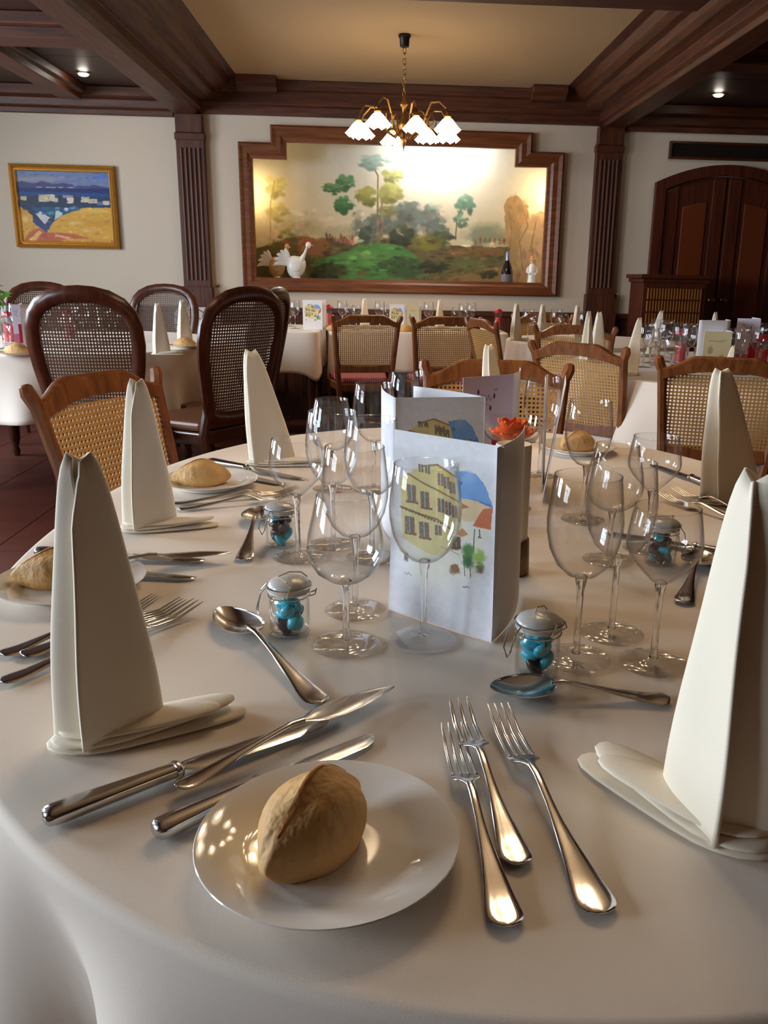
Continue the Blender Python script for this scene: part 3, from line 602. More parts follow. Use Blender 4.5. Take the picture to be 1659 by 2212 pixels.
# ================================================================== TABLES AND CLOTHS
def sup(th, a, b, p):
    c, s = math.cos(th), math.sin(th); r = (abs(c / a) ** p + abs(s / b) ** p) ** (-1 / p); return r * c, r * s
def cloth(name, label, cx, cy, a, b, drop, folds, amp, p=2.0, rz=0, zt=.75, seed=1, group=None, seg=200, hollows=()):
    r = np.random.RandomState(seed); ph = r.rand(6) * 6.28
    rows = [('t', t) for t in (.0, .25, .5, .7, .85, .93, .975)] + [('e', q) for q in (0, .2, .4, .6, .8, 1)] + [('d', q) for q in np.linspace(.06, 1, 14)]
    v = []; f = []
    for kind, q in rows:
        for k in range(seg):
            th = 2 * PI * k / seg; x, y = sup(th, a, b, p); n = math.hypot(x, y); ux, uy = x / n, y / n
            if kind == 't': v.append((x * q, y * q, zt))
            elif kind == 'e':
                an = q * PI / 2; rr = .009; v.append((x + ux * (rr * math.sin(an) - .0), y + uy * (rr * math.sin(an)), zt - rr + rr * math.cos(an)))
            else:
                w_ = math.sin(folds * th + ph[0] + .8 * math.sin(3 * th + ph[1])) * .65 + .35 * math.sin((folds * 2 + 1) * th + ph[2])
                ex = .010 + q * (.004 + amp * (w_ + .55) * (q ** .5)) + sum(d_ * math.exp(-((math.degrees(th) - t_ + 180) % 360 - 180) ** 2 / (2 * s_ * s_)) * q ** 1.1 for t_, s_, d_ in hollows); hem = drop * (1 + .05 * math.sin(4 * th + ph[3]))
                if p > 3: hem = drop * (1 + .55 * max(0, (n - min(a, b)) / (math.hypot(a, b) - min(a, b))) ** 6)
                v.append((x + ux * ex, y + uy * ex, zt - .009 - (hem - .009) * q))
    for i in range(len(rows) - 1):
        for k in range(seg): k2 = (k + 1) % seg; f.append((i * seg + k, i * seg + k2, (i + 1) * seg + k2, (i + 1) * seg + k))
    o = MB().add(v, [q[::-1] for q in f]).build(name, LINEN, smooth=60); o.location = (cx, cy, 0); o.rotation_euler = (0, 0, rz)
    k = o.modifiers.new('thickness', 'SOLIDIFY'); k.thickness = .0016; k.offset = -1
    return tag(o, label, 'tablecloth', group)
def table(label, cx, cy, a, b, p=2.0, lx=.6, ly=.6, zt=.7475, group=None, m=None):
    m = m or CHAIRD
    t = thing('dining_table', label, 'table', (cx, cy, 0), group=group)
    poly = [sup(2 * PI * k / 48, a - .004, b - .004, p) for k in range(48)]
    MB().prism(poly, zt - .03, zt - .001).build('table_top', m, t, smooth=40)
    ap = MB(); ax, ay = a * lx, b * ly
    for s in (-1, 1): ap.box((0, s * ay, zt - .075), (2 * ax, .025, .09)); ap.box((s * ax, 0, zt - .075), (.025, 2 * ay, .09))
    ap.build('apron', m, t, smooth=0)
    for sx in (-1, 1):
        for sy in (-1, 1):
            MB().lathe([(0, 0), (.02, 0), (.026, .03), (.018, .06), (.032, .10), (.034, .18), (.022, .24), (.03, .30), (.036, .42), (.026, .52), (.036, .56), (.036, zt - .031), (0, zt - .031)], 16, Matrix.Translation((sx * ax, sy * ay, 0))).build('leg', m, t)
    return t
TC = (.15, 1.25); TA, TB = .635, .90
table('large oval dining table set nearest the camera under a white cloth', *TC, TA, TB, 2.15)
cloth('tablecloth', 'white linen cloth draped over the large oval table in front', *TC, TA, TB, .265, 9, .04, 2.15, seed=5, seg=360, hollows=((-116.5, 3.4, -.12), (-109, 3, .04), (-126, 4, .02), (-100, 4, -.02), (-84, 1.2, .012)))
LT = (-1.74, 4.76)
table('round dining table behind the dark round-backed chair on the left', *LT, .88, .88)
cloth('tablecloth', 'white cloth on the round table on the left', *LT, .88, .88, .31, 12, .05, seed=8)
RT = (1.75, 3.75)
table('round dining table crowded with glasses on the right', *RT, .90, .90)
cloth('tablecloth', 'white cloth on the round table on the right', *RT, .90, .90, .34, 12, .05, seed=9)
MT = (1.35, 5.38)
table('small round dining table ringed by cane chairs right of centre', *MT, .55, .55)
cloth('tablecloth', 'white cloth on the round table ringed by cane chairs right of centre', *MT, .55, .55, .30, 10, .04, seed=10)
B1 = (-.80, 6.2, .37, .42); B2 = (.26, 6.30, .62, .40)
for (cx, cy, a, b_), lb, lc in ((B1, 'left square table standing along the back wall', 'white cloth with hanging corner on the left back-wall table'), (B2, 'right rectangular table standing along the back wall', 'white cloth on the right back-wall table below the mural')):
    table(lb, cx, cy, a, b_, 14, .85, .8); cloth('tablecloth', lc, cx, cy, a, b_, .27, 9, .012, 14, seed=int(cx * 10) + 30, seg=160)
# ================================================================== CHAIRS
def cane_sheet(inside, x0, x1, z0, z1, p=.0128, r=.0041, y=lambda x, z: 0, th=.0016):
    b = MB(); nx = int((x1 - x0) / p); nz = int((z1 - z0) / p)
    ring = [(1, 0), (1, 1), (0, 1), (-1, 1), (-1, 0), (-1, -1), (0, -1), (1, -1)]
    V = []; Fc = []
    for i in range(nx):
        for j in range(nz):
            cx = x0 + (i + .5) * p; cz = z0 + (j + .5) * p
            if not inside(cx, cz): continue
            o = len(V)
            for s in (-1, 1):
                for a, c in ring: x, z = cx + a * p / 2, cz + c * p / 2; V.append((x, y(x, z) + s * th, z))
                for k in range(8): an = PI / 4 * k; x, z = cx + r * math.cos(an), cz + r * math.sin(an); V.append((x, y(x, z) + s * th, z))
            for k in range(8):
                k2 = (k + 1) % 8
                Fc += [(o + k, o + k2, o + 8 + k2, o + 8 + k), (o + 16 + k2, o + 16 + k, o + 24 + k, o + 24 + k2), (o + 8 + k, o + 8 + k2, o + 24 + k2, o + 24 + k)]
    b.v, b.f = V, Fc; return b
SEATM = None
def stripe_mat():
    m = bpy.data.materials.new('pink_striped_fabric'); m.use_nodes = True; nt = m.node_tree; N = nt.nodes; bs = N['Principled BSDF']
    tc = N.new('ShaderNodeTexCoord'); wv = N.new('ShaderNodeTexWave'); wv.bands_direction = 'X'; wv.inputs['Scale'].default_value = 26; wv.inputs['Distortion'].default_value = .2
    nt.links.new(tc.outputs['Object'], wv.inputs['Vector']); cr = N.new('ShaderNodeValToRGB'); cr.color_ramp.elements[0].position = .4; cr.color_ramp.elements[1].position = .6
    cr.color_ramp.elements[0].color = (*lin((150, 52, 62)), 1); cr.color_ramp.elements[1].color = (*lin((196, 128, 122)), 1)
    nt.links.new(wv.outputs[0], cr.inputs[0]); nt.links.new(cr.outputs[0], bs.inputs['Base Color']); bs.inputs['Roughness'].default_value = .85; return m
SEATM = stripe_mat()
LEATHER = mat('brown_leather_seat', (112, 70, 44), .4, var=.2, scale=12)
def turned_leg(h): return [(0, 0), (.012, 0), (.016, .02), (.011, .05), (.018, .08), (.02, .13), (.013, .17), (.021, .20), (.024, .27), (.014, .33), (.022, .36), (.022, h), (0, h)]
def seat_and_legs(t, wood, seatm, hw_f=.22, hw_b=.165, sh=.44):
    poly = [(-hw_b, -.19), (hw_b, -.19), (hw_f, .19), (hw_f - .03, .225), (-hw_f + .03, .225), (-hw_f, .19)]
    MB().prism(poly, sh - .06, sh - .005).build('seat_rail', wood, t, smooth=0, bevel=.008)
    pp = [(-hw_b + .015, -.175), (hw_b - .015, -.175), (hw_f - .02, .185), (hw_f - .04, .205), (-hw_f + .04, .205), (-hw_f + .02, .185)]
    MB().prism(pp, sh - .005, sh + .035).build('seat', seatm, t, smooth=0, bevel=.018)
    for s in (-1, 1): MB().lathe(turned_leg(sh - .06), 14, Matrix.Translation((s * (hw_f - .03), .185, 0))).build('leg', wood, t)
    st = MB()
    for s in (-1, 1): MB().tube([(s * (hw_b + .0), -.20, .17), (s * (hw_f - .03), .185, .17)], .012, 10).build('stretcher', wood, t)
    MB().tube([(-.19, 0, .17), (.19, 0, .17)], .012, 10).build('stretcher', wood, t)
HF = .88
def flat_chair(wood, cane, seatm):
    t = thing('cane_chair', 'x', 'chair')
    seat_and_legs(t, wood, seatm)
    def yb(z): return -.20 - .10 * max(0, (z - .45) / .43) ** 1.2 - (.03 * max(0, .45 - z) / .45)
    def xb(z): return .168 + .042 * max(0, (z - .40) / .48)
    for s in (-1, 1):
        zs = [0, .15, .3, .42, .5, .6, .7, .78, .83, .86, HF - .005, HF]
        q = [(s * (xb(z) + (.010 if z >= .86 else 0)), yb(z), z) for z in zs]
        MB().tube(q, [.016, .017, .018, .019, .019, .0175, .0165, .0165, .017, .018, .015, .007], 8, sq=(1.05, .85), up=(0, 1, 0)).build('back_leg', wood, t)
    # top rail: low at the posts, S-curve up to a broad raised middle
    def ztop(x): u = abs(x) / .205; return .842 + .042 * (1 - min(1, max(0, (u - .45) / .5)) ** 2 * (3 - 2 * min(1, max(0, (u - .45) / .5))))
    def zbot(x): u = abs(x) / .205; return .800 + .034 * (1 - u ** 2)
    V = []; Fc = []; n = 25
    for k in range(n):
        x = -.205 + .41 * k / (n - 1); zt_, zb_ = ztop(x), zbot(x)
        for (z, d) in ((zb_, -.014), (zt_ - .006, -.016), (zt_, -.006), (zt_, .006), (zt_ - .006, .015), (zb_, .014)): V.append((x, yb(z) + .015 * (1 - (x / .205) ** 2) * -1 + d, z))
    for k in range(n - 1):
        for j in range(6): Fc.append((k * 6 + j, k * 6 + (j + 1) % 6, (k + 1) * 6 + (j + 1) % 6, (k + 1) * 6 + j))
    Fc += [tuple(range(6))[::-1], tuple(range((n - 1) * 6, n * 6))]
    MB().add(V, Fc).build('top_rail', wood, t)
    MB().box((0, yb(.535), .535), (.34, .024, .05)).build('lower_rail', wood, t, smooth=0, bevel=.005)
    ins = lambda x, z: abs(x) < xb(z) - .010 and z < zbot(x) + .008
    cane_sheet(ins, -.2, .2, .55, .83, y=lambda x, z: yb(z) - .008 * (1 - (x / .2) ** 2)).build('cane_panel', cane, t, smooth=0)
    return t
def round_chair(wood, cane, seatm):
    t = thing('round_back_chair', 'x', 'chair')
    seat_and_legs(t, wood, seatm, .24, .19, .44)
    def yb(z): return -.20 - .11 * max(0, (z - .45) / .58) ** 1.2
    out = [(.135, .50), (.155, .52), (.172, .58), (.190, .66), (.206, .74), (.216, .82), (.213, .885), (.195, .935), (.165, .968), (.115, .994), (.06, 1.006), (0, 1.010)]
    loop = [(x, z) for x, z in out] + [(-x, z) for x, z in out[-2::-1]]
    loop += [(-.07, .49), (0, .487), (.07, .49)]
    P = [(x, yb(z) - .02 * (1 - (x / .22) ** 2), z) for x, z in loop]
    MB().tube(P, .031, 10, closed=True, sq=(1, .58), up=(0, 1, 0)).build('back_frame', wood, t)
    P2 = [(x * .90, yb(z) - .02 * (1 - (x / .22) ** 2) + .012, .76 + (z - .76) * .90) for x, z in loop]
    MB().tube(P2, .007, 8, closed=True).build('bead_moulding', wood, t)
    xs = np.array(loop)
    def ins(x, z):
        c = False; n = len(loop)
        for i in range(n):
            (x1, z1), (x2, z2) = loop[i], loop[(i + 1) % n]
            if (z1 > z) != (z2 > z) and x < (x2 - x1) * (z - z1) / (z2 - z1) + x1: c = not c
        return c
    cane_sheet(ins, -.22, .22, .49, 1.01, y=lambda x, z: yb(z) - .02 * (1 - (x / .22) ** 2)).build('cane_panel', cane, t, smooth=0)
    for s in (-1, 1):
        q = [(s * .175, -.27, 0), (s * .178, -.245, .15), (s * .182, -.215, .3), (s * .182, -.20, .42), (s * .165, -.205, .50), (s * .168, -.215, .57)]
        MB().tube(q, [.015, .018, .020, .022, .021, .012], 8, up=(0, 1, 0)).build('back_leg', wood, t)
    return t
FLAT = Proto(flat_chair(CHAIRW, CANE, SEATM)); ROUND = Proto(round_chair(CHAIRD, CANED, LEATHER))
def seat_chair(pr, a, b, face, label, h, group, back, scale=None):
    # a,b = world positions of the two upper back corners; 'face' +1: the sitter faces the camera side of the line a->b
    ax, ay = a; bx, by = b; w_ = math.hypot(bx - ax, by - ay); mx, my = (ax + bx) / 2, (ay + by) / 2
    dx, dy = (bx - ax) / w_, (by - ay) / w_
    fx, fy = (dy, -dx) if face > 0 else (-dy, dx)       # facing direction
    rz = math.atan2(-fx, fy)
    sc = scale or 1
    return pr.put((mx + fx * back * sc, my + fy * back * sc, 0), rz, label, group, sc)
FB, RB = .30, .30
def ears(pa, pb, h): return at(*pa, h), at(*pb, h)
G_F = 'flat-backed cane chairs'; G_R = 'round-backed cane chairs'
seat_chair(FLAT, *ears((58, 830), (330, 792), .88), 1, 'honey wood cane chair at the left side of the near table', .88, G_F, FB)
seat_chair(FLAT, *ears((925, 777), (1222, 785), .88), 1, 'honey wood cane chair facing the camera behind the menus', .88, G_F, FB)
seat_chair(FLAT, (.95, 2.86), (1.36, 2.73), -1, 'honey wood cane chair seen from behind at the right picture edge', .88, G_F, FB)
seat_chair(FLAT, (.62, 3.50), (.92, 3.20), -1, 'honey wood cane chair below the pair of upright napkins', .88, G_F, FB)
seat_chair(FLAT, (-.295, 5.44), (.105, 5.50), -1, 'cane chair with pink striped seat at the back table, left of two', .88, G_F, FB)
seat_chair(FLAT, (.205, 5.42), (.615, 5.45), -1, 'cane chair with pink striped seat at the back table, right of two', .88, G_F, FB)
seat_chair(FLAT, (.53, 5.40), (.66, 5.00), 1 * -1, 'cane chair turned sideways just right of the red lantern', .88, G_F, FB)
seat_chair(FLAT, (.96, 6.16), (1.36, 6.18), 1, 'cane chair facing the camera at the far side of the round table', .88, G_F, FB)
seat_chair(FLAT, (.86, 4.72), (1.25, 4.60), -1, 'cane chair behind the pair of upright napkins beside the door side', .88, G_F, FB)
def rplace(px, py, Y, rz, label, scale=1):
    ROUND.put((xat(px, py, Y), Y, 0), rz, label, G_R, scale)
def rback(px, Y, rz, label, scale=1):     # place so that the top of the back sits above world point at depth Y
    x = xat(px, 630, Y); bx, by = (math.sin(rz) * .31, -math.cos(rz) * .31)
    ROUND.put((x - bx, Y - by, 0), rz, label, G_R, scale)
rback(170, 3.34, 0.06, 'large dark round-backed cane chair seen from behind on the left', (.90, 1, 1.027))
rback(90, 6.15, PI + .25, 'round-backed cane chair behind the left table near the wall, leftmost', 1.0)
rback(356, 6.12, PI - .12, 'pale-lit round-backed cane chair behind the two napkins on the left', 1.0)
rback(532, 3.75, PI / 2 - .62 + PI / 2 * 0, 'dark round-backed cane chair turned sideways beside the tall napkin', 1.03)
rback(592, 4.35, PI / 2 - .25, 'dark round-backed cane chair behind the sideways chair', 1.02)
# ================================================================== NAPKINS
def smooth_section(pts, n):
    P = [np.array(p, float) for p in pts]
    for _ in range(3):                       # corner cutting keeps the two free ends
        Q = [P[0]]
        for a, b in zip(P, P[1:]): Q += [a * .78 + b * .22, a * .22 + b * .78]
        Q.append(P[-1]); P = Q
    P = np.array(P); d = np.r_[0, np.cumsum(np.hypot(*np.diff(P, axis=0).T))]; t = np.linspace(0, d[-1], n)
    return np.stack([np.interp(t, d, P[:, 0]), np.interp(t, d, P[:, 1])], 1)
def napkin(tip=(0, 0), gap=.5, mirror=1, ridge=-.55):
    t = thing('napkin', 'x', 'napkin'); H = .225; nt_, ns = 22, 60
    SEC = smooth_section([(ridge + .30, -.52), (-1, -.02), (-.55, .50), (.62, .46), (1, .12), (ridge, -.80)], ns)
    def cone(u, v):
        px_, py_ = SEC[int(round(u * (ns - 1)))]
        w_ = .0085 + .037 * (1 - v) ** .66; d_ = .0085 + .030 * (1 - v) ** .75
        e = abs(u - .5) * 2; curl = max(0, v - .78) / .22
        # near the top the two free lips part and roll back a little
        px_ += (gap * .55 * curl * (max(0, e - .7) / .3) * (1 if u > .5 else -.8)); py_ += gap * .2 * curl * (max(0, e - .7) / .3)
        x, y = w_ * px_, d_ * py_
        x += .0012 * math.sin(8 * v + 9 * u) * (1 - v); y += .0012 * math.sin(6 * v + 14 * u) * (1 - v)
        z = v * H * (1 - .03 * (v > .95) * (1 - abs(px_))) + .004
        return (mirror * (x + tip[0] * v ** 1.1), y + tip[1] * v ** 1.1, z)
    MB().grid(ns, nt_, cone).build('cone', NAPK, t, smooth=80, solid=.0024)
    fy = .72
    base = [(-.040, -.028), (-.014, -.043), (.010, -.040), (.060, -.026), (.097, -.014), (.101, .004), (.094, .020), (.055, .026), (.020, .030), (-.036, .020), (-.046, -.004)]
    for i, (sc, z, rise, tw) in enumerate(((1, .0, .0, 0), (.93, .0042, .0045, .10), (.80, .0086, .004, -.10))):
        b = MB(); n = len(base); pts = [(x * sc, y * sc * fy) for x, y in base]; V = []
        for k, th_ in ((1.0, .0), (1.03, .0012), (1.03, .0026), (.985, .0038), (.6, .0042)):
            for x, y in pts: V.append((x * k, y * k, z + th_ + rise * max(0, x / .1) ** 2 * 1.2))
        Fc = [(a * n + q, a * n + (q + 1) % n, (a + 1) * n + (q + 1) % n, (a + 1) * n + q) for a in range(4) for q in range(n)] + [tuple(range(n))[::-1], tuple(range(4 * n, 5 * n))]
        b.add(V, Fc, Matrix.Scale(mirror, 4, (1, 0, 0)) @ Matrix.Rotation(tw, 4, 'Z')); b.build('folded_foot', NAPK, t, smooth=60, sub=1)
    return t
NP = Proto(napkin((-.004, 0), .8, 1, -.42)); NPL = Proto(napkin((-.030, .0), .3)); NPR = Proto(napkin((-.030, 0), .3, -1, -.3)); NPM = Proto(napkin((0, 0), .3, -1, -.35))
ZT = .7515
def npx(px, py, z=ZT): x, y = at(px, py); return (x, y, z)
NP.put(npx(240, 1588), .30, 'tall white folded napkin standing nearest on the left', None, (1.1, 1.05, 1.05))
NP.put(npx(324, 1142), .12, 'white folded napkin before the cane chair on the left side', None, (1, 1, .98))
NPL.put(npx(588, 1003), -.1, 'white folded napkin with bent tip beside the dark chairs', None, (1.2, 1.1, 1))
NPL.put((.27, 1.93, ZT), .3, 'white folded napkin peeking above the far menu card', None, 1.0)
NPL.put(npx(1578, 1085), -.05, 'white folded napkin before the right-hand cane chair', None, (1.38, 1.2, 1.02))
N6 = NPM.put((.240, .512, ZT), -.80, 'white folded napkin cut off by the right picture edge', None, (1.12, 1.2, 1.13))
# ================================================================== GLASSES
def wine(kind):
    t = thing('wine_glass', 'x', 'glass')
    if kind == 'A':   H, bowl, stem, fr = .192, [(.006, .088), (.016, .092), (.026, .102), (.0335, .118), (.037, .135), (.0375, .148), (.0355, .168), (.0325, .192)], .088, .0355
    elif kind == 'B': H, bowl, stem, fr = .162, [(.006, .070), (.018, .073), (.030, .082), (.0375, .095), (.0393, .106), (.0375, .122), (.033, .142), (.0285, .162)], .070, .0362
    else:             H, bowl, stem, fr = .164, [(.005, .086), (.010, .089), (.020, .099), (.031, .111), (.0365, .121), (.0372, .128), (.0350, .145), (.0315, .164)], .086, .0350
    th = .0009
    inner = [(max(r - th, .0005), z + (th if i == 0 else 0)) for i, (r, z) in enumerate(bowl)]
    prof = [(.0005, bowl[0][1])] + bowl + [(bowl[-1][0] - th / 2, H + .0006)] + inner[::-1] + [(.0005, bowl[0][1] + .002)]
    bo = MB().lathe(prof, 40).build('bowl', GLASS, t, smooth=60)
    MB().tube([(bowl[-1][0] * math.cos(a), bowl[-1][0] * math.sin(a), H) for a in [2 * PI * k / 40 for k in range(40)]], .0006, 5, closed=True).build('rim', GLASS, bo)
    MB().lathe([(.0003, .004), (.0046, .006), (.0036, .012), (.0034, stem * .5), (.0038, stem * .85), (.0065, stem + .001), (.004, stem + .003), (.0003, stem + .0034)], 14).build('stem', STEMG, t, smooth=60)
    MB().lathe([(.0003, .0), (fr - .001, 0), (fr, .0006), (fr - .001, .0013), (fr * .6, .0020), (.008, .0042), (.0046, .0065), (.0003, .0066)], 40).build('foot', GLASS, t, smooth=60)
    return t
GK = {k: Proto(wine(k)) for k in 'ABC'}
GR = 'wine glasses on the near table'
for k, p, lb in (('A', at(914, 1385), 'clear wine glass standing in front of the house menu card'), ('B', at(748, 1395), 'round-bowled wine glass just left of the menu card, nearest'), ('A', at(768, 1320), 'clear wine glass right behind the round-bowled glass'),
                 ('C', at(645, 1205), 'wide angular wine glass behind the blue sweets jars'), ('A', (-.012, 1.10), 'tall wine glass in the middle of the left glass group'), ('A', (-.068, 1.16), 'tall wine glass right of the wide angular glass'),
                 ('B', (-.088, 1.487), 'round-bowled wine glass at the back of the left group'), ('A', (-.013, 1.478), 'tall wine glass against the back table chair, left of the menus'), ('A', (.052, 1.67), 'wine glass half hidden behind the folded pink-grey menu'), ('B', (.139, 1.58), 'wine glass rising between two menu cards'),
                 ('A', at(1243, 1425), 'clear wine glass behind the right-hand sweets jar'), ('A', at(1320, 1370), 'tall wine glass in the middle of the right group'), ('C', at(1410, 1435), 'wide angular wine glass nearest the right-hand napkin'),
                 ('C', (.384, 1.14), 'wide angular wine glass farthest right behind the right group'), ('A', (.325, 1.29), 'tall wine glass at the back of the right group'), ('B', (.315, 1.09), 'round-bowled wine glass between the tall right-hand glasses'), ('A', (.31, 1.60), 'tall wine glass behind the orange flower candle')):
    GK[k].put((p[0], p[1], ZT), random.random(), lb, GR)
# ================================================================== MENU CARDS
def card(t, c0, c1, h, lean=0, name='leaf', m=None, th=.0006, curve=0):
    (x0, y0), (x1, y1) = c0, c1
    def g(u, v): nx, ny = (y1 - y0), -(x1 - x0); b_ = curve * math.sin(PI * u) + lean * v; return (x0 + (x1 - x0) * u + nx * b_, y0 + (y1 - y0) * u + ny * b_, h * v)
    return MB().grid(9, 6, g).build(name, m or CARD, t, smooth=60, solid=th)
def house_print(nu, nv):
    C = Canvas(nu, nv, ((240, 560), (1095, 650), (930, 2180), (135, 1920)), (236, 236, 242))
    C.ell(600, 1280, 420, 560, (238, 236, 214), .35, .12, 120, .75)
    C.poly([(690, 860), (760, 850), (860, 870), (930, 960), (985, 1120), (720, 1060), (690, 980)], (104, 158, 226), .95, 8); C.ell(800, 900, 70, 60, (150, 186, 236), .6, .4, 40, .7); C.poly([(820, 1060), (985, 1110), (985, 1130), (860, 1090)], (60, 110, 196), .8, 6)
    C.poly([(730, 1060), (860, 1080), (985, 1140), (900, 1240), (740, 1240)], (236, 206, 156), .95, 5); C.poly([(740, 1100), (800, 1130), (740, 1145)], (190, 100, 60), .9, 3)
    C.poly([(265, 930), (420, 830), (560, 810), (700, 900), (720, 1060), (730, 1330), (640, 1460), (560, 1520), (430, 1480), (270, 1380)], (232, 214, 140), 1, 5)
    C.poly([(560, 815), (690, 900), (710, 1080), (560, 1040)], (222, 194, 100), .8, 4); C.poly([(262, 1150), (560, 1230), (560, 1500), (400, 1460), (270, 1360)], (228, 216, 150), .9, 5)
    for pts in ([(330, 890), (450, 960), (560, 1010), (715, 1090)], [(262, 1140), (400, 1190), (540, 1230), (640, 1300)], [(420, 830), (560, 812), (700, 900)]): C.line(pts, 7, (142, 102, 66), .9)
    def win(x, y, w_, h, c=(96, 104, 104)):
        C.poly([(x - w_, y - h), (x + w_, y - h + 6), (x + w_, y + h + 6), (x - w_, y + h)], c, .95, 2); C.poly([(x - w_ * 1.9, y - h), (x - w_, y - h + 3), (x - w_, y + h + 3), (x - w_ * 1.9, y + h)], (136, 92, 70), .9, 2); C.poly([(x + w_, y - h + 6), (x + w_ * 1.9, y - h + 9), (x + w_ * 1.9, y + h + 9), (x + w_, y + h + 6)], (136, 92, 70), .9, 2); C.line([(x, y - h), (x, y + h)], 2, (226, 222, 200))
    for x, y, w_, h in ((350, 1030, 18, 62), (450, 1080, 18, 62), (430, 840, 10, 30), (480, 850, 10, 30), (580, 920, 12, 46), (625, 945, 12, 46), (670, 980, 12, 44), (575, 1120, 14, 52), (630, 1140, 13, 50), (680, 1165, 12, 48), (325, 1270, 20, 60, ), (435, 1310, 20, 60), (545, 1310, 14, 40)): win(x, y, w_, h)
    for x, y in ((330, 1340), (440, 1375), (460, 1145), (350, 1100)): C.poly([(x - 46, y - 12), (x + 46, y), (x + 46, y + 18), (x - 46, y + 6)], (128, 80, 58), .9, 4)
    for k in range(14): C.ell(280 + k * 24, 1150 + k * 9, 13, 12, (116, 74, 50), .5, .5, 14, .85)
    C.poly([(905, 1140), (985, 1130), (960, 1300), (815, 1275)], (206, 108, 60), 1, 4); C.poly([(680, 1340), (735, 1290), (780, 1340), (730, 1360)], (206, 132, 78), .95, 4)
    C.line([(832, 1300), (815, 1480)], 4, (70, 60, 54)); C.line([(870, 1300), (872, 1350), (860, 1362), (884, 1362)], 4, (64, 56, 52)); C.line([(720, 925), (745, 945), (725, 965)], 4, (70, 66, 66))
    for x, y, w_, h in ((665, 1400, 16, 46), (700, 1405, 16, 46)): C.poly([(x - w_, y - h), (x + w_, y - h), (x + w_, y + h), (x - w_, y + h)], (96, 66, 54), .9, 3)
    C.ell(670, 1450, 60, 16, (96, 64, 44), .5, .5, 14, .9)
    C.ell(775, 1500, 60, 110, (64, 124, 52), .5, .4, 40, .95); C.ell(860, 1510, 62, 70, (140, 180, 62), .5, .4, 40, .9); C.ell(770, 1560, 50, 60, (44, 92, 48), .6, .4, 30, .8); C.ell(860, 1600, 44, 44, (92, 108, 50), .5, .4, 26, .9); C.ell(870, 1620, 24, 26, (112, 84, 56), .5, .4, 20, .7)
    C.ell(660, 1610, 50, 52, (132, 88, 58), .4, .4, 26, .95); C.ell(290, 1520, 22, 44, (112, 78, 62), .5, .4, 20, .9)
    C.line([(720, 1745), (738, 1752), (750, 1742), (770, 1754)], 3, (70, 70, 74)); C.line([(268, 1640), (290, 1655), (300, 1640), (320, 1662)], 3, (140, 140, 130), .8); C.line([(560, 1440), (640, 1470), (700, 1500)], 3, (120, 110, 80), .6); C.line([(735, 1500), (740, 1660)], 3, (60, 70, 50)); C.line([(785, 1600), (785, 1675)], 3, (60, 60, 50))
    C.mix(np.ones_like(C.X), (240, 240, 240), .12); C.C *= (1 + .06 * vnoise(C.X, C.Y, 40, 99))[..., None]
    return C
PRINT = painted('watercolour_print', .6)
def menu(label, a, b, c, h, res, lean=.0, printer=house_print, d=None):
    t = thing('menu_card', label, 'menu', (a[0], a[1], ZT))
    A = (0, 0); B_ = (b[0] - a[0], b[1] - a[1]); Cc = (c[0] - a[0], c[1] - a[1])
    L = math.hypot(*B_); nx, ny = B_[1] / L, -B_[0] / L
    card(t, A, B_, h, lean, 'front_leaf'); card(t, B_, Cc, h, lean * .3, 'back_leaf', curve=.05)
    if d: card(t, A, (d[0] - a[0], d[1] - a[1]), h, 0, 'inner_leaf', curve=-.04)
    if printer:
        C = printer(*res)
        o = .0009
        C.build('print', lambda U, V: np.stack([B_[0] * U + nx * (L * lean * (1 - V) + o), B_[1] * U + ny * (L * lean * (1 - V) + o), h * (1 - V)], -1), PRINT, t)
    return t
a, b = at(840, 1318), at(1062, 1390)
menu('white menu card with a painted yellow house, nearest the camera', a, b, (.168, .955), .210, (240, 340), -.06)
a2, b2 = (.020, 1.167), (.148, 1.187)
menu('folded menu card with painted house standing behind the nearest menu', a2, b2, (.05, 1.30), .210, (110, 160), -.02, d=(-.0, 1.31))
def heart_print(nu, nv):
    C = Canvas(nu, nv, ((0, 0), (100, 0), (100, 142), (0, 142)), (222, 214, 236))
    for x, y in ((30, 18), (62, 24), (33, 34), (55, 38)): C.ell(x, y, 2.6, 4, (44, 36, 56), .5)
    C.line([(34, 26), (38, 20), (40, 30), (44, 22), (47, 29), (51, 22), (54, 29), (58, 25)], .7, (150, 130, 176)); C.line([(38, 34), (46, 32), (54, 35)], .5, (170, 150, 190)); C.line([(62, 17), (68, 16)], .6, (110, 100, 130))
    C.poly([(60, 66), (100, 66), (100, 132), (60, 132)], (176, 34, 62)); C.poly([(0, 100), (60, 100), (60, 132), (0, 132)], (190, 60, 96), .6)
    return C
menu('lilac menu card with small dark hearts before the far cane chair', (.137, 1.42), (.232, 1.485), (.262, 1.60), .210, (90, 130), .0, heart_print)
menu('menu card seen edge-on among the right-hand glasses', (.280, 1.40), (.308, 1.535), (.292, 1.47), .205, (8, 8), .20, None)
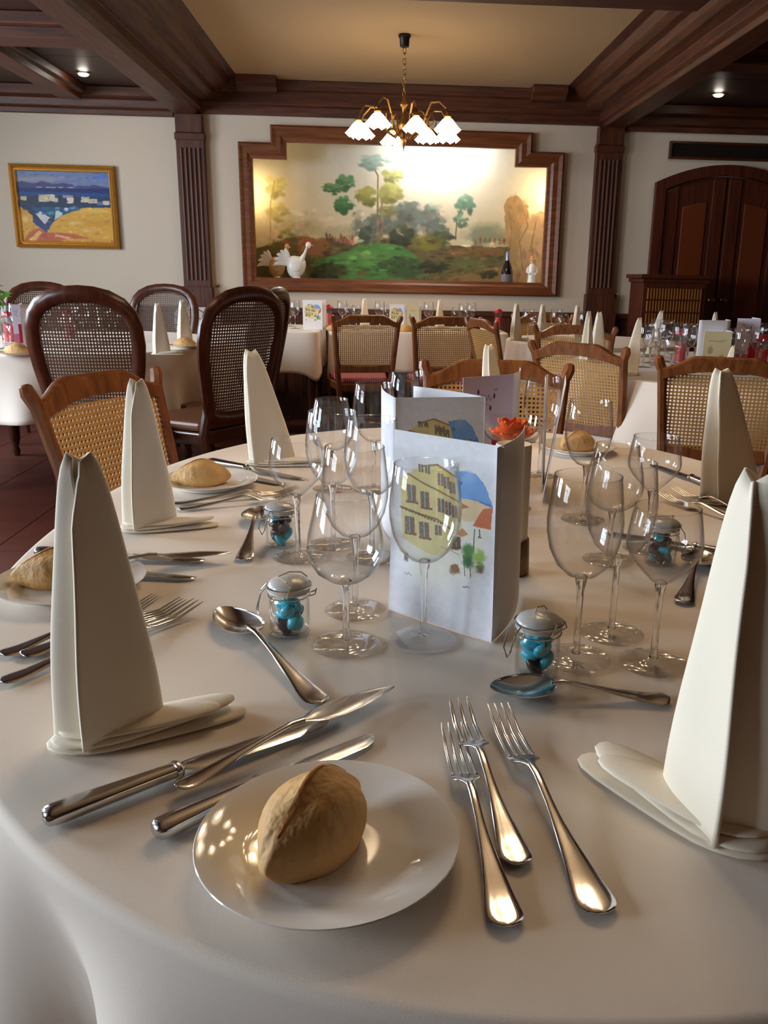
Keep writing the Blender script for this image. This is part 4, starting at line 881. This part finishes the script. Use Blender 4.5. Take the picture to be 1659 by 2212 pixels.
# ================================================================== BREAD PLATES AND ROLLS
def plate():
    t = thing('bread_plate', 'x', 'plate'); R = .0875
    MB().lathe([(.0003, .0022), (.03, .0022), (.054, .0026), (.059, .0045), (.063, .0065), (.076, .0105), (R - .001, .0142), (R, .0150), (R - .0006, .0157), (R - .002, .0155), (.075, .0130), (.063, .0090), (.058, .0062), (.053, .0046), (.03, .0042), (.0003, .0042)], 72).build('dish', PORC, t, smooth=50)
    MB().lathe([(.050, .0024), (.050, 0), (.053, 0), (.054, .0026)], 48).build('foot_ring', PORC, t)
    return t
PLT = Proto(plate())
def roll(seed):
    t = thing('bread_roll', 'x', 'bread')
    def fn(x, y, z):
        tp = 1 - .62 * abs(x) ** 2.2; yy = y * tp; zz = z * (1 - .35 * abs(x) ** 2)
        rid = math.exp(-((y - .12 * math.sin(2 * x)) / .16) ** 2) * max(0, z); zz += .12 * rid * (1 - x * x)
        n = .03 * math.sin(5 * x + seed) * math.cos(4 * y + seed) + .02 * math.sin(9 * y + 3 * x + seed)
        if zz < -.55: zz = -.55
        return (x * (1 + n), yy * (1 + n), zz * (1 + n))
    MB().ball((0, 0, .0145), (.052, .034, .027), 48, 32, fn=fn).build('crust', CRUST, t, smooth=80)
    def seam(u, v):
        x = -.8 + 1.6 * u; y = .12 * math.sin(2 * x) + (v - .5) * .10; z = math.sqrt(max(0, 1 - x * x - y * y)); q = fn(x, y, z); return (q[0] * .0525, q[1] * .0345, .0145 + q[2] * .0274 + .0004)
    MB().grid(24, 5, seam).build('seam', mat('toasted_crust', (186, 124, 62), .7, var=.3, scale=60, bump=.3, bscale=120), t, smooth=80)
    return t
RL = Proto(roll(1.0))
p = at(711, 1845); PLT.put((p[0], p[1], ZT), 0, 'white bread plate nearest the camera'); RL.put((p[0] - .010, p[1] - .001, ZT + .0045), 1.0, 'crusty bread roll on the nearest plate', None, (1.0, .95, 1.25))
p = at(155, 1275); PLT.put((p[0], p[1], ZT), 0, 'white bread plate behind the tall left napkin'); RL.put((p[0] - .018, p[1] + .012, ZT + .0045), .3, 'bread roll half hidden behind the tall left napkin')
p = at(452, 1052); PLT.put((p[0], p[1], ZT), 0, 'white bread plate before the left cane chair'); RL.put((p[0] - .012, p[1] + .002, ZT + .0045), .1, 'bread roll on the plate beside the left napkin')
p = (.44, 1.84); PLT.put((p[0], p[1], ZT), 0, 'white bread plate at the far right of the near table'); RL.put((p[0], p[1], ZT + .0045), .6, 'bread roll on the far right plate')
p = (.59, 1.13); PLT.put((p[0], p[1], ZT), 0, 'white bread plate behind the right edge napkin'); RL.put((p[0], p[1], ZT + .0045), .4, 'bread roll behind the right edge napkin')
# ================================================================== CUTLERY
def handle_st(L, w_end, zfn, x1, neck=.0030):
    st = []
    for q in [0, .004, .012, .025, .045, .07, .10, .14, .19, .25, .32, .40, .5, .6, .7, .8, .9, 1]:
        e = math.sqrt(max(0, 1 - (1 - min(1, q / .075)) ** 2)); f_ = max(0, 1 - max(0, q - .12) / .62)
        wd = (neck + (w_end - neck) * f_ ** 1.5) * e + .0003
        st.append((x1 * q, 0, zfn(x1 * q / L), wd, .0012 + .0009 * q))
    return st
def ipl(P): xs = [a for a, b in P]; ys = [b for a, b in P]; return lambda q: float(np.interp(q, xs, ys))
def smoothf(P):
    f = ipl(P); return lambda q: (f(q - .03) + f(q) * 2 + f(q + .03)) / 4
def fork(L, tines, wd, hw):
    t = thing('fork', 'x', 'fork')
    z = smoothf([(0, .0035), (.1, .0025), (.35, .008), (.56, .0155), (.63, .012), (.70, .0055), (.83, .0035), (1, .0135)])
    st = handle_st(L, hw, z, .60 * L)
    MB().loft(st, 12, p=2.4).build('handle', SILVER, t, smooth=60)
    hd = [(L * q, 0, z(q), w_, .0013) for q, w_ in ((.585, .0031), (.61, .0042), (.632, wd * .55), (.65, wd * .90), (.668, wd), (.695, wd))]
    MB().loft(hd, 12, p=3).build('head', SILVER, t, smooth=60)
    g = 2 * wd / tines
    for k in range(tines):
        y = -wd + g * (k + .5); tw = g * .27
        MB().loft([(L * q, y * (1 - .06 * (q - .73) / .27), z(q), max(tw * s, .0004), .0012 * max(s, .4)) for q, s in ((.69, 1.35), (.72, 1.12), (.85, .95), (.92, .8), (.97, .55), (1, .2))], 8).build('tine', SILVER, t, smooth=60)
    return t
def spoon(L):
    t = thing('spoon', 'x', 'spoon')
    z = smoothf([(0, .0035), (.1, .0025), (.35, .009), (.6, .0165), (.7, .0135)])
    MB().loft(handle_st(L, .0118, z, .66 * L), 12, p=2.4).build('handle', SILVER, t, smooth=60)
    a_, b_ = .185 * L, .0235; cx = L - a_; 
    def bowl(u, v, off):
        r = v; th = 2 * PI * u; ex = a_ * r * math.cos(th); ey = b_ * r * math.sin(th) * (1 - .18 * math.cos(th) * r)
        return (cx + ex, ey, .0100 - .0085 * (1 - r * r) + .0022 * (-math.cos(th)) * r + off)
    n, m_ = 40, 10; b = MB(); b.grid(n, m_, lambda u, v: bowl(u, max(v, .01), .0006), wrap=True); b.grid(n, m_, lambda u, v: bowl(u, max(v, .01), -.0006), wrap=True)
    f2 = [q[::-1] for q in b.f[len(b.f) // 2:]]; b.f = b.f[:len(b.f) // 2] + f2; o1 = (m_ - 1) * n; o2 = n * m_ + o1
    b.f += [(o1 + k, o1 + (k + 1) % n, o2 + (k + 1) % n, o2 + k)[::-1] for k in range(n)]
    b.build('bowl', SILVER, t, smooth=60); return t
def knife(L, hl=.42, bw=.0105):
    t = thing('knife', 'x', 'knife')
    st = [(0, 0, .0065, .002, .002)] + [(hl * L * q, 0, .0068, w_, h_) for q, w_, h_ in ((.01, .0055, .0045), (.03, .0078, .0058), (.07, .0092, .0064), (.15, .0095, .0064), (.5, .0082, .0056), (.9, .0066, .0050), (.96, .0064, .0050))]
    MB().loft(st, 16, p=2.8).build('handle', SILVER, t, smooth=50)
    MB().loft([(hl * L * q, 0, .0066, w_, h_) for q, w_, h_ in ((.95, .005, .005), (.96, .0088, .0066), (.985, .0092, .0068), (1.01, .0074, .0056), (1.03, .004, .003))], 16).build('bolster', SILVER, t, smooth=50)
    bl_ = []
    x0 = hl * L
    prof = [(0, .0035, .0025), (.02, .005, .0018), (.06, .0085, .0012), (.15, bw, .0010), (.6, bw, .0009), (.85, bw * .95, .0008), (.94, bw * .75, .0007), (.985, bw * .4, .0006), (1, bw * .1, .0005)]
    MB().loft([(x0 + (L - x0) * q, (bw - w_) * .6, .0062 - .0045 * min(1, q / .9), w_, h_) for q, w_, h_ in prof], 8).build('blade', SILVER, t, smooth=40)
    return t
def fish_knife(L):
    t = thing('fish_knife', 'x', 'knife'); z = smoothf([(0, .0065), (.05, .0035), (.3, .010), (.5, .014), (.56, .010), (.65, .006), (1, .004)])
    MB().loft(handle_st(L, .0085, z, .53 * L), 12, p=2.4).build('handle', SILVER, t, smooth=60)
    MB().loft([(L * q, o_, z(q), w_, .0009) for q, o_, w_ in ((.52, 0, .003), (.56, .001, .006), (.61, .003, .0105), (.70, .004, .0135), (.80, .0035, .0128), (.90, .002, .0090), (.97, 0, .0040), (1, -.001, .0006))], 10).build('blade', SILVER, t, smooth=50)
    return t
FK = Proto(fork(.215, 4, .0128, .0122)); FKS = Proto(fork(.195, 4, .0118, .0112)); FKF = Proto(fork(.195, 3, .0126, .0108)); SP = Proto(spoon(.205)); KN = Proto(knife(.24)); KNS = Proto(knife(.205, .44, .009)); FKN = Proto(fish_knife(.215))
def lay(pr, p0, p1, label, L, group=None, z=ZT, fit=True, ztip=.004):
    (x0, y0), (x1, y1) = at(*p0, ZT + .004), at(*p1, ZT + ztip); d = math.hypot(x1 - x0, y1 - y0)
    s = d / L if fit else 1
    return pr.put((x0, y0, z), math.atan2(y1 - y0, x1 - x0), label, group, (s, 1, 1) if fit else None)
lay(KN, (92, 1775), (715, 1548), 'long silver dinner knife beside the tall left napkin', .24)
lay(FKN, (380, 1715), (850, 1490), 'silver fish knife with broad leaf blade crossing the dinner knife', .215, z=ZT + .004)
lay(KNS, (332, 1805), (812, 1585), 'small silver knife half under the nearest plate', .205)
lay(FKS, (1098, 2000), (975, 1560), 'four-tined silver fork nearest the bread plate', .195, ztip=.0135)
lay(FKF, (1122, 1865), (990, 1505), 'three-tined silver fish fork between the two larger forks', .195, ztip=.0135)
lay(FK, (1303, 1972), (1075, 1518), 'large four-tined silver fork beside the right napkin foot', .215, ztip=.0135)
lay(SP, (695, 1517), (478, 1318), 'silver spoon left of the wine glasses', .205)
lay(SP, (1448, 1508), (1058, 1490), 'silver spoon in front of the right-hand sweets jar', .205)
lay(SP, (526, 1208), (562, 1098), 'silver spoon behind the left sweets jars', .205)
lay(KN, (76, 1195), (440, 1208), 'dinner knife lying behind the tall left napkin', .24)
lay(KNS, (86, 1226), (420, 1246), 'smaller knife lying behind the tall left napkin', .205)
lay(FKN, (150, 1245), (500, 1205), 'fish knife pointing right behind the tall left napkin', .215, z=ZT + .008)
lay(FKS, (0, 1412), (340, 1302), 'fork emerging behind the tall left napkin, farthest of three', .195)
lay(FK, (45, 1415), (400, 1312), 'fork emerging behind the tall left napkin, middle of three', .215, z=ZT + .001)
lay(FKF, (0, 1472), (430, 1312), 'fork emerging behind the tall left napkin, nearest of three', .195)
lay(KN, (452, 998), (640, 1030), 'dinner knife in front of the bent-tip napkin', .24, fit=False)
lay(KNS, (438, 1012), (620, 1045), 'smaller knife in front of the bent-tip napkin', .205, fit=False)
lay(FKS, (385, 1098), (540, 1083), 'fork beside the left bread plate, right one', .195, fit=False)
lay(FK, (372, 1086), (530, 1072), 'fork beside the left bread plate, left one', .215, fit=False)
lay(FK, (1640, 1140), (1455, 1082), 'fork beside the right-hand cane chair napkin, nearer one', .215, fit=False)
lay(FKS, (1650, 1120), (1480, 1070), 'fork beside the right-hand cane chair napkin, farther one', .195, fit=False)
lay(KN, (1655, 1215), (1480, 1180), 'dinner knife behind the right edge napkin', .24, fit=False)
lay(KN, (1560, 1060), (1420, 1005), 'dinner knife on the far right of the near table', .24, fit=False)
lay(SP, (1475, 1300), (1505, 1225), 'silver spoon behind the right-hand wine glasses', .205, fit=False)
# ================================================================== JARS OF SUGARED ALMONDS
JARG = thin_glass('jar_glass', (.985, .992, .992), 1.6); LIDG = mat('frosted_lid', (206, 204, 200), .25, spec=.6); WIRE = mat('jar_wire', (190, 188, 186), .25, 1); RUB = mat('seal_ring', (214, 206, 190), .6)
def jar():
    t = thing('sweets_jar', 'x', 'jar')
    MB().lathe([(.0003, .0), (.019, 0), (.0212, .0015), (.0214, .005), (.0214, .036), (.0205, .041), (.0185, .0435), (.0185, .047), (.0195, .0475), (.0195, .0465), (.0175, .0435), (.0193, .0405), (.0200, .036), (.0200, .005), (.018, .003), (.0003, .003)], 36).build('body', JARG, t, smooth=50)
    MB().lathe([(.0185, .0478), (.0222, .0478), (.0226, .049), (.0222, .0502), (.0185, .0502)], 32, closed=True).build('seal', RUB, t)
    ld = MB().lathe([(.0003, .0505), (.0222, .0505), (.0228, .0530), (.0222, .0560), (.0205, .0585), (.016, .0612), (.009, .0630), (.0003, .0636)], 36).build('lid', LIDG, t, smooth=60)
    r = .0220
    MB().tube([(r * math.cos(a), r * math.sin(a), .0440) for a in [2 * PI * k / 32 for k in range(32)]], .0008, 6, closed=True).build('wire_band', WIRE, t)
    MB().tube([(.0238 * math.cos(a), .0238 * math.sin(a), .0545) for a in [2 * PI * k / 32 for k in range(32)]], .0008, 6, closed=True).build('lid_wire', WIRE, ld)
    MB().tube([(-.0235, -.006, .054), (-.030, -.007, .047), (-.034, -.0065, .030), (-.0335, 0, .022), (-.034, .0065, .030), (-.030, .007, .047), (-.0235, .006, .054)], .0008, 6).build('clasp', WIRE, t)
    MB().tube([(.0225, -.006, .044), (.028, -.006, .046), (.029, 0, .05), (.028, .006, .046), (.0225, .006, .044)], .0008, 6).build('hinge', WIRE, t)
    MB().tube([(0, -.0235, .0475), (.004, -.026, .060), (.0, -.020, .0640), (-.01, -.008, .0665), (.0, .006, .0668), (.012, .012, .0645), (.018, .016, .058)], .0007, 6).build('string', mat('straw_string', (206, 186, 130), .7), t)
    return t
JR = Proto(jar())
def almond(m, nm):
    t = MB().ball((0, 0, 0), (.0108, .0078, .0058), 16, 10, fn=lambda x, y, z: (x, y * (1 - .18 * x), z)).build('sugared_almond', m, None)
    return tag(t, 'x', 'sweet')
BLUE = mat('blue_sugar', (60, 190, 214), .3, spec=.5, var=.08, scale=60); BROWN = mat('chocolate_sugar', (66, 42, 36), .3, spec=.5)
AB = Proto(almond(BLUE, 'blue')); AN = Proto(almond(BROWN, 'brown'))
def fill(x, y, pat, jl, rot):
    pos = [(-.006, -.005, .0095), (.007, .003, .0095), (-.002, .008, .0105), (.005, -.0075, .0165), (-.007, .002, .0195), (.006, .006, .0205), (-.001, -.0085, .0265), (-.0055, .004, .0305), (.0065, -.001, .0315), (-.001, .006, .0375), (.002, -.0065, .0385)]
    for k, (c, q) in enumerate(zip(pat, pos)):
        cx, cy = q[0] * math.cos(rot) - q[1] * math.sin(rot), q[0] * math.sin(rot) + q[1] * math.cos(rot)
        o = (AB if c == 'b' else AN).put((x + cx, y + cy, ZT + q[2]), 0, ('blue' if c == 'b' else 'brown') + ' sugared almond in ' + jl, 'sugared almonds in ' + jl)
        o.rotation_euler = (.5 * math.sin(3 * k), .9 * math.cos(2 * k), k * 1.3)
for px, pat, rz, lb, sh in (((627, 1368), 'nbnbbnbbbbb', 0, 'small lidded glass jar of blue sweets before the wine glasses', 'the nearest left jar'), ((608, 1178), 'bbnbnnnnbbn', .8, 'small lidded glass jar of sweets behind the other left jar', 'the farther left jar'), ((1158, 1456), 'nnbbbbbbbbb', .35, 'small lidded glass jar of blue sweets beside the right spoon', 'the right-hand jar'), ((1425, 1216), 'bbnnbnnnnbn', 2.2, 'small lidded glass jar of sweets seen through the right-hand glass', 'the farthest right jar')):
    x, y = at(*px); JR.put((x, y, ZT), rz, lb); fill(x, y, pat, sh, rz)
# ================================================================== TABLE CENTRE: pillar candle, flower candle
x, y = .168, 1.045
t = thing('pillar_candle', 'tall cream pillar candle in a bronze holder behind the menu', 'candle', (x, y, ZT))
MB().lathe([(.0003, 0), (.027, 0), (.0275, .002), (.026, .045), (.0255, .046), (.024, .045), (.0003, .044)], 32).build('holder', mat('bronze_cup', (112, 88, 60), .4, .7), t)
MB().lathe([(.0003, .045), (.023, .045), (.0232, .05), (.0232, .168), (.022, .171), (.017, .169), (.0003, .167)], 32).build('wax', mat('cream_wax', (226, 214, 190), .45, Subsurface_Weight=.2, Subsurface_Scale=.01), t)
MB().tube([(0, 0, .166), (.0006, 0, .174), (.0014, 0, .180)], .0008, 6).build('wick', IRON, t)
x, y = .215, 1.355
t = thing('glass_bowl', 'footed glass bowl holding the orange flower candle', 'bowl', (x, y, ZT), scale=(1, 1, 1.55))
MB().lathe([(.0003, .072), (.02, .073), (.042, .078), (.050, .088), (.052, .098), (.0512, .0985), (.0492, .089), (.0415, .0795), (.02, .0748), (.0003, .074)], 40).build('dish', GLASS, t, smooth=60)
MB().lathe([(.0003, .005), (.006, .006), (.004, .02), (.004, .06), (.008, .0715), (.0003, .0718)], 14).build('stem', STEMG, t)
MB().lathe([(.0003, 0), (.036, 0), (.037, .001), (.02, .003), (.006, .006), (.0003, .0064)], 36).build('foot', GLASS, t)
fl_ = thing('flower_candle', 'orange flower-shaped floating candle in the footed glass bowl', 'candle', (x, y, ZT + .0755 * 1.55))
ORW = mat('orange_wax', (246, 112, 22), .4, Subsurface_Weight=.15, Subsurface_Scale=.01)
MB().lathe([(.0003, 0), (.018, 0), (.026, .008), (.028, .016), (.022, .020), (.0003, .020)], 28).build('core', ORW, fl_)
for ring, (n, r0, zl, tilt) in enumerate(((9, .022, .004, .55), (7, .014, .014, 1.0))):
    for k in range(n):
        a = 2 * PI * k / n + ring * .3
        def petal(u, v): w_ = .0105 * math.sin(PI * (.12 + .86 * v)) ** .8; xx = r0 + .020 * v * math.cos(tilt); zz = zl + .020 * v * math.sin(tilt) + .004 * (2 * u - 1) ** 2; yy = (2 * u - 1) * w_; return (xx * math.cos(a) - yy * math.sin(a), xx * math.sin(a) + yy * math.cos(a), zz)
        MB().grid(7, 7, petal).build('petal', ORW, fl_, smooth=80, solid=.0016)
MB().tube([(0, 0, .0195), (0, .0005, .028)], .0008, 6).build('wick', IRON, fl_)
# ================================================================== DISTANT TABLE SETTINGS
def red_lantern(x, y, label, sc=1):
    t = thing('candle_lantern', label, 'candle', (x, y, ZT), scale=sc)
    MB().lathe([(.0003, 0), (.034, 0), (.034, .004), (.03, .006), (.03, .13), (.028, .13), (.028, .008), (.0003, .008)], 24).build('glass_tube', GLASS, t, smooth=40)
    MB().lathe([(.0003, .009), (.024, .009), (.024, .10), (.0003, .102)], 20).build('wax', mat('red_wax', (196, 40, 48), .4), t)
    MB().lathe([(.0003, .132), (.031, .131), (.032, .138), (.022, .152), (.008, .16), (.0003, .161)], 20).build('cap', mat('red_cap', (170, 30, 38), .35), t)
    return t
def put_nap(px, Y, label, pr=NP, rz=0, sc=.97, group=None, py=690):
    pr.put((xat(px, py, Y), Y, ZT), rz, label, group, sc)
put_nap(348, 4.02, 'white napkin on the left table, left of a close pair', NP, .0, 1.02, py=750)
put_nap(400, 4.50, 'white napkin on the left table, right of a close pair', NP, .1, 1.02, py=740)
put_nap(1362, 3.42, 'white napkin standing at the left edge of the right table', NPR, .5, 1.0, py=800)
put_nap(1413, 4.30, 'white napkin behind the glasses on the right table', NPR, .3, 1.0, py=740)
put_nap(1541, 4.45, 'white napkin tip above the pale menu on the right table', NP, .2, .97, py=740)
put_nap(1570, 3.20, 'white napkin leaning before the menus on the right table', NPR, .2, .62, py=800)
put_nap(1270, 3.93, 'white napkin of the close pair on the right table, left one', NP, .4, 1.02, py=740)
put_nap(1292, 4.02, 'white napkin of the close pair on the right table, right one', NP, -.4, 1.0, py=740)
put_nap(1247, 5.40, 'white napkin on the far side of the round table before the pilaster', NP, .0, .95)
put_nap(1172, 5.42, 'slim white napkin at the left far side of the round table', NP, .0, .95)
put_nap(1116, 5.30, 'white napkin just right of the red lantern', NP, .0, .98)
put_nap(788, 6.32, 'white napkin behind the left back-table chair', NP, 0, .92)
put_nap(950, 6.34, 'white napkin behind the right back-table chair', NP, 0, .92)
GF = 'wine glasses on the distant tables'
FAR = [(xat(a_, 720, b_), b_) for a_, b_ in ((1075, 6.15), (711, 6.35), (1474, 3.95), (1652, 3.62), (20, 4.5), (152, 4.75), (676, 6.0), (857, 6.05), (892, 6.0), (1530, 3.66), (1560, 3.66), (1552, 3.5), (1600, 3.77), (1628, 3.77))]
def far_glasses(lst, label):
    for px, Y, k in lst:
        n_ = 0
        while n_ < 12 and min(math.hypot(xat(px, 720, Y) - a_, Y - b_) for a_, b_ in FAR) < .088: Y += .045; n_ += 1
        FAR.append((xat(px, 720, Y), Y)); GK[k].put((xat(px, 720, Y), Y, ZT), random.random(), {'A': 'tall ', 'B': 'round-bowled ', 'C': 'angular '}[k] + label, GF + ': ' + {'A': 'tall ', 'B': 'round-bowled ', 'C': 'angular '}[k] + label)
far_glasses([(638, 6.1, 'A'), (628, 6.35, 'B'), (740, 6.2, 'A'), (756, 6.3, 'B'), (820, 6.25, 'A'), (838, 6.4, 'B'), (925, 6.2, 'A'), (985, 6.25, 'B'), (1000, 6.1, 'A'), (1016, 6.3, 'A'), (770, 6.1, 'C')], 'wine glass on the tables along the back wall')
far_glasses([(90, 4.6, 'A'), (120, 4.3, 'A'), (150, 4.5, 'B'), (180, 4.8, 'A'), (205, 4.3, 'A'), (225, 4.6, 'B'), (250, 4.9, 'A'), (20, 4.4, 'A'), (5, 4.2, 'B'), (40, 4.7, 'A'), (165, 4.2, 'C')], 'wine glass on the left table behind the dark chair')
far_glasses([(1395, 3.75, 'A'), (1408, 3.95, 'B'), (1425, 3.7, 'C'), (1440, 3.9, 'A'), (1455, 3.6, 'B'), (1470, 3.85, 'A'), (1490, 3.65, 'A'), (1505, 3.95, 'B'), (1520, 3.55, 'C'), (1605, 3.5, 'A'), (1625, 3.7, 'B'), (1645, 3.45, 'A'), (1655, 3.8, 'A'), (1420, 4.1, 'A'), (1590, 3.85, 'B')], 'wine glass crowded on the right table')
far_glasses([(1140, 5.2, 'A'), (1160, 5.3, 'B'), (1200, 5.25, 'A'), (1215, 5.35, 'B'), (1260, 5.0, 'A')], 'wine glass on the round table right of centre')
for px, Y, lb in ((1075, 6.15, 'red candle lantern beside the right back-table chair'), (711, 6.35, 'red candle lantern left of the back-table chairs'), (1474, 3.95, 'red candle lantern among glasses on the right table'), (1652, 3.62, 'red candle lantern at the right picture edge'), (20, 4.5, 'red candle lantern at the left picture edge'), (152, 4.75, 'red candle lantern seen through the dark cane back')):
    red_lantern(xat(px, 720, Y), Y, lb)
def far_menu(px0, px1, Y, label, pr, dy=.0, h=.2, res=(50, 70)):
    x0, x1 = xat(px0, 720, Y), xat(px1, 720, Y)
    return menu(label, (x0, Y), (x1, Y + dy), (x1 + .02, Y + .12), h, res, -.0, pr)
far_menu(655, 697, 6.0, 'menu card with painted house on the left back-wall table', house_print)
far_menu(841, 872, 6.05, 'menu card with painted house between the back-table chairs', house_print, .02, .18)
def cream_print(nu, nv):
    C = Canvas(nu, nv, ((0, 0), (100, 0), (100, 142), (0, 142)), (230, 222, 184)); C.ell(70, 96, 14, 22, (190, 90, 60), .5, .3, 14); C.line([(20, 30), (60, 34), (80, 28)], 1, (150, 140, 120)); C.ell(26, 60, 12, 16, (160, 160, 130), .5, .4, 12, .7); return C
far_menu(878, 905, 6.0, 'narrow cream menu card between the back-table chairs', cream_print, .02, .18)
far_menu(1508, 1578, 3.62, 'pale blue-white menu card on the right table', None, .01, .215)
far_menu(1522, 1582, 3.50, 'cream menu card leaning before the pale menu on the right table', cream_print, .0, .175)
far_menu(1590, 1636, 3.75, 'lilac menu card with dark hearts on the right table', heart_print, -.02, .22)
far_menu(30, 45, 4.35, 'purple menu card at the left picture edge', heart_print, .02, .2)
p = at(400, 752); PLT.put((p[0], p[1], ZT), 0, 'bread plate on the left table'); RL.put((p[0], p[1], ZT + .0045), .2, 'bread roll beside the napkin pair on the left table', None, 1.1)
p = at(28, 770); PLT.put((p[0], p[1] + .05, ZT), 0, 'bread plate at the left picture edge'); RL.put((p[0], p[1] + .05, ZT + .0045), .1, 'bread roll at the left picture edge', None, 1.1)
for px, Y, lb in ((722, 5.90, 'bread roll on the left back-wall table'), (875, 5.955, 'bread roll on the right back-wall table')):
    RL.put((xat(px, 730, Y), Y, ZT - .001 + .0005), .3, lb, None, 1.1)
# plant at the left edge
PLT2 = thing('potted_plant', 'leafy green plant in a pale pot at the left picture edge', 'plant', (xat(-14, 700, 5.1), 5.1, ZT), 0)
MB().lathe([(.0003, 0), (.05, 0), (.052, .004), (.062, .10), (.066, .105), (.06, .105), (.056, .095), (.0003, .09)], 24).build('pot', mat('pale_pot', (206, 204, 200), .5), PLT2)
LEAF = mat('green_leaf', (96, 150, 44), .45, var=.35, scale=20, Subsurface_Weight=0)
STM = mat('green_stem', (84, 110, 46), .6)
lm = MB().grid(5, 7, lambda u, v: ((u - .5) * .042 * math.sin(PI * (.06 + .94 * v)) ** .7, v * .06, .012 * math.sin(PI * v) - .02 * v * v + .01 * abs(u - .5))).mesh('leaf', LEAF, 80)
rr = random.Random(4)
for k in range(14):
    a = rr.random() * 2 * PI; rd = .03 + rr.random() * .09; zt_ = .20 + rr.random() * .15
    q = [(0, 0, .09), (rd * .4 * math.cos(a), rd * .4 * math.sin(a), .09 + (zt_ - .09) * .6), (rd * math.cos(a), rd * math.sin(a), zt_)]
    MB().tube(q, [.003, .0025, .0015], 6).build('plant_stem', STM, PLT2)
    for j in range(6):
        f_ = .45 + .55 * j / 5; i0 = 0 if f_ < .5 else 1
        b_ = Vector(q[1]).lerp(Vector(q[2]), (f_ - .45) / .55)
        o = bpy.data.objects.new('leaf', lm); COL.objects.link(o); o.parent = PLT2; o.location = b_; o.rotation_euler = (rr.uniform(-.4, .8), rr.uniform(-.5, .5), rr.random() * 6.28)
# patterned cushion leaning by the back-wall bench
def scroll_mat():
    m = bpy.data.materials.new('scroll_fabric'); m.use_nodes = True; nt = m.node_tree; N = nt.nodes; bs = N['Principled BSDF']
    tc = N.new('ShaderNodeTexCoord'); wv = N.new('ShaderNodeTexWave'); wv.wave_type = 'RINGS'; wv.inputs['Scale'].default_value = 6; wv.inputs['Distortion'].default_value = 9; wv.inputs['Detail'].default_value = 1
    nt.links.new(tc.outputs['Object'], wv.inputs['Vector']); cr = N.new('ShaderNodeValToRGB'); cr.color_ramp.elements[0].position = .03; cr.color_ramp.elements[1].position = .10
    cr.color_ramp.elements[0].color = (*lin((96, 92, 90)), 1); cr.color_ramp.elements[1].color = (*lin((206, 202, 194)), 1)
    nt.links.new(wv.outputs[0], cr.inputs[0]); nt.links.new(cr.outputs[0], bs.inputs['Base Color']); bs.inputs['Roughness'].default_value = .9; return m
x = -1.42
bn = thing('upholstered_chair', 'pale scroll-patterned upholstered chair beside the left pilaster', 'chair', (x, 6.62, 0))
SF = scroll_mat()
MB().prism([(-.17, .50), (.17, .50), (.18, .80), (.15, .86), (-.15, .86), (-.18, .80)], .13, .19, 'y').build('backrest', SF, bn, smooth=0, bevel=.02)
MB().box((0, -.06, .42), (.42, .36, .09)).build('seat', SF, bn, smooth=0, bevel=.025)
MB().box((0, .16, .44), (.30, .03, .14)).build('back_support', CHAIRD, bn, smooth=0)
for sx in (-1, 1):
    for sy in (-.2, .12): MB().tube([(sx * .18, sy, 0), (sx * .18, sy, .38)], [.014, .02], 8).build('leg', CHAIRD, bn)
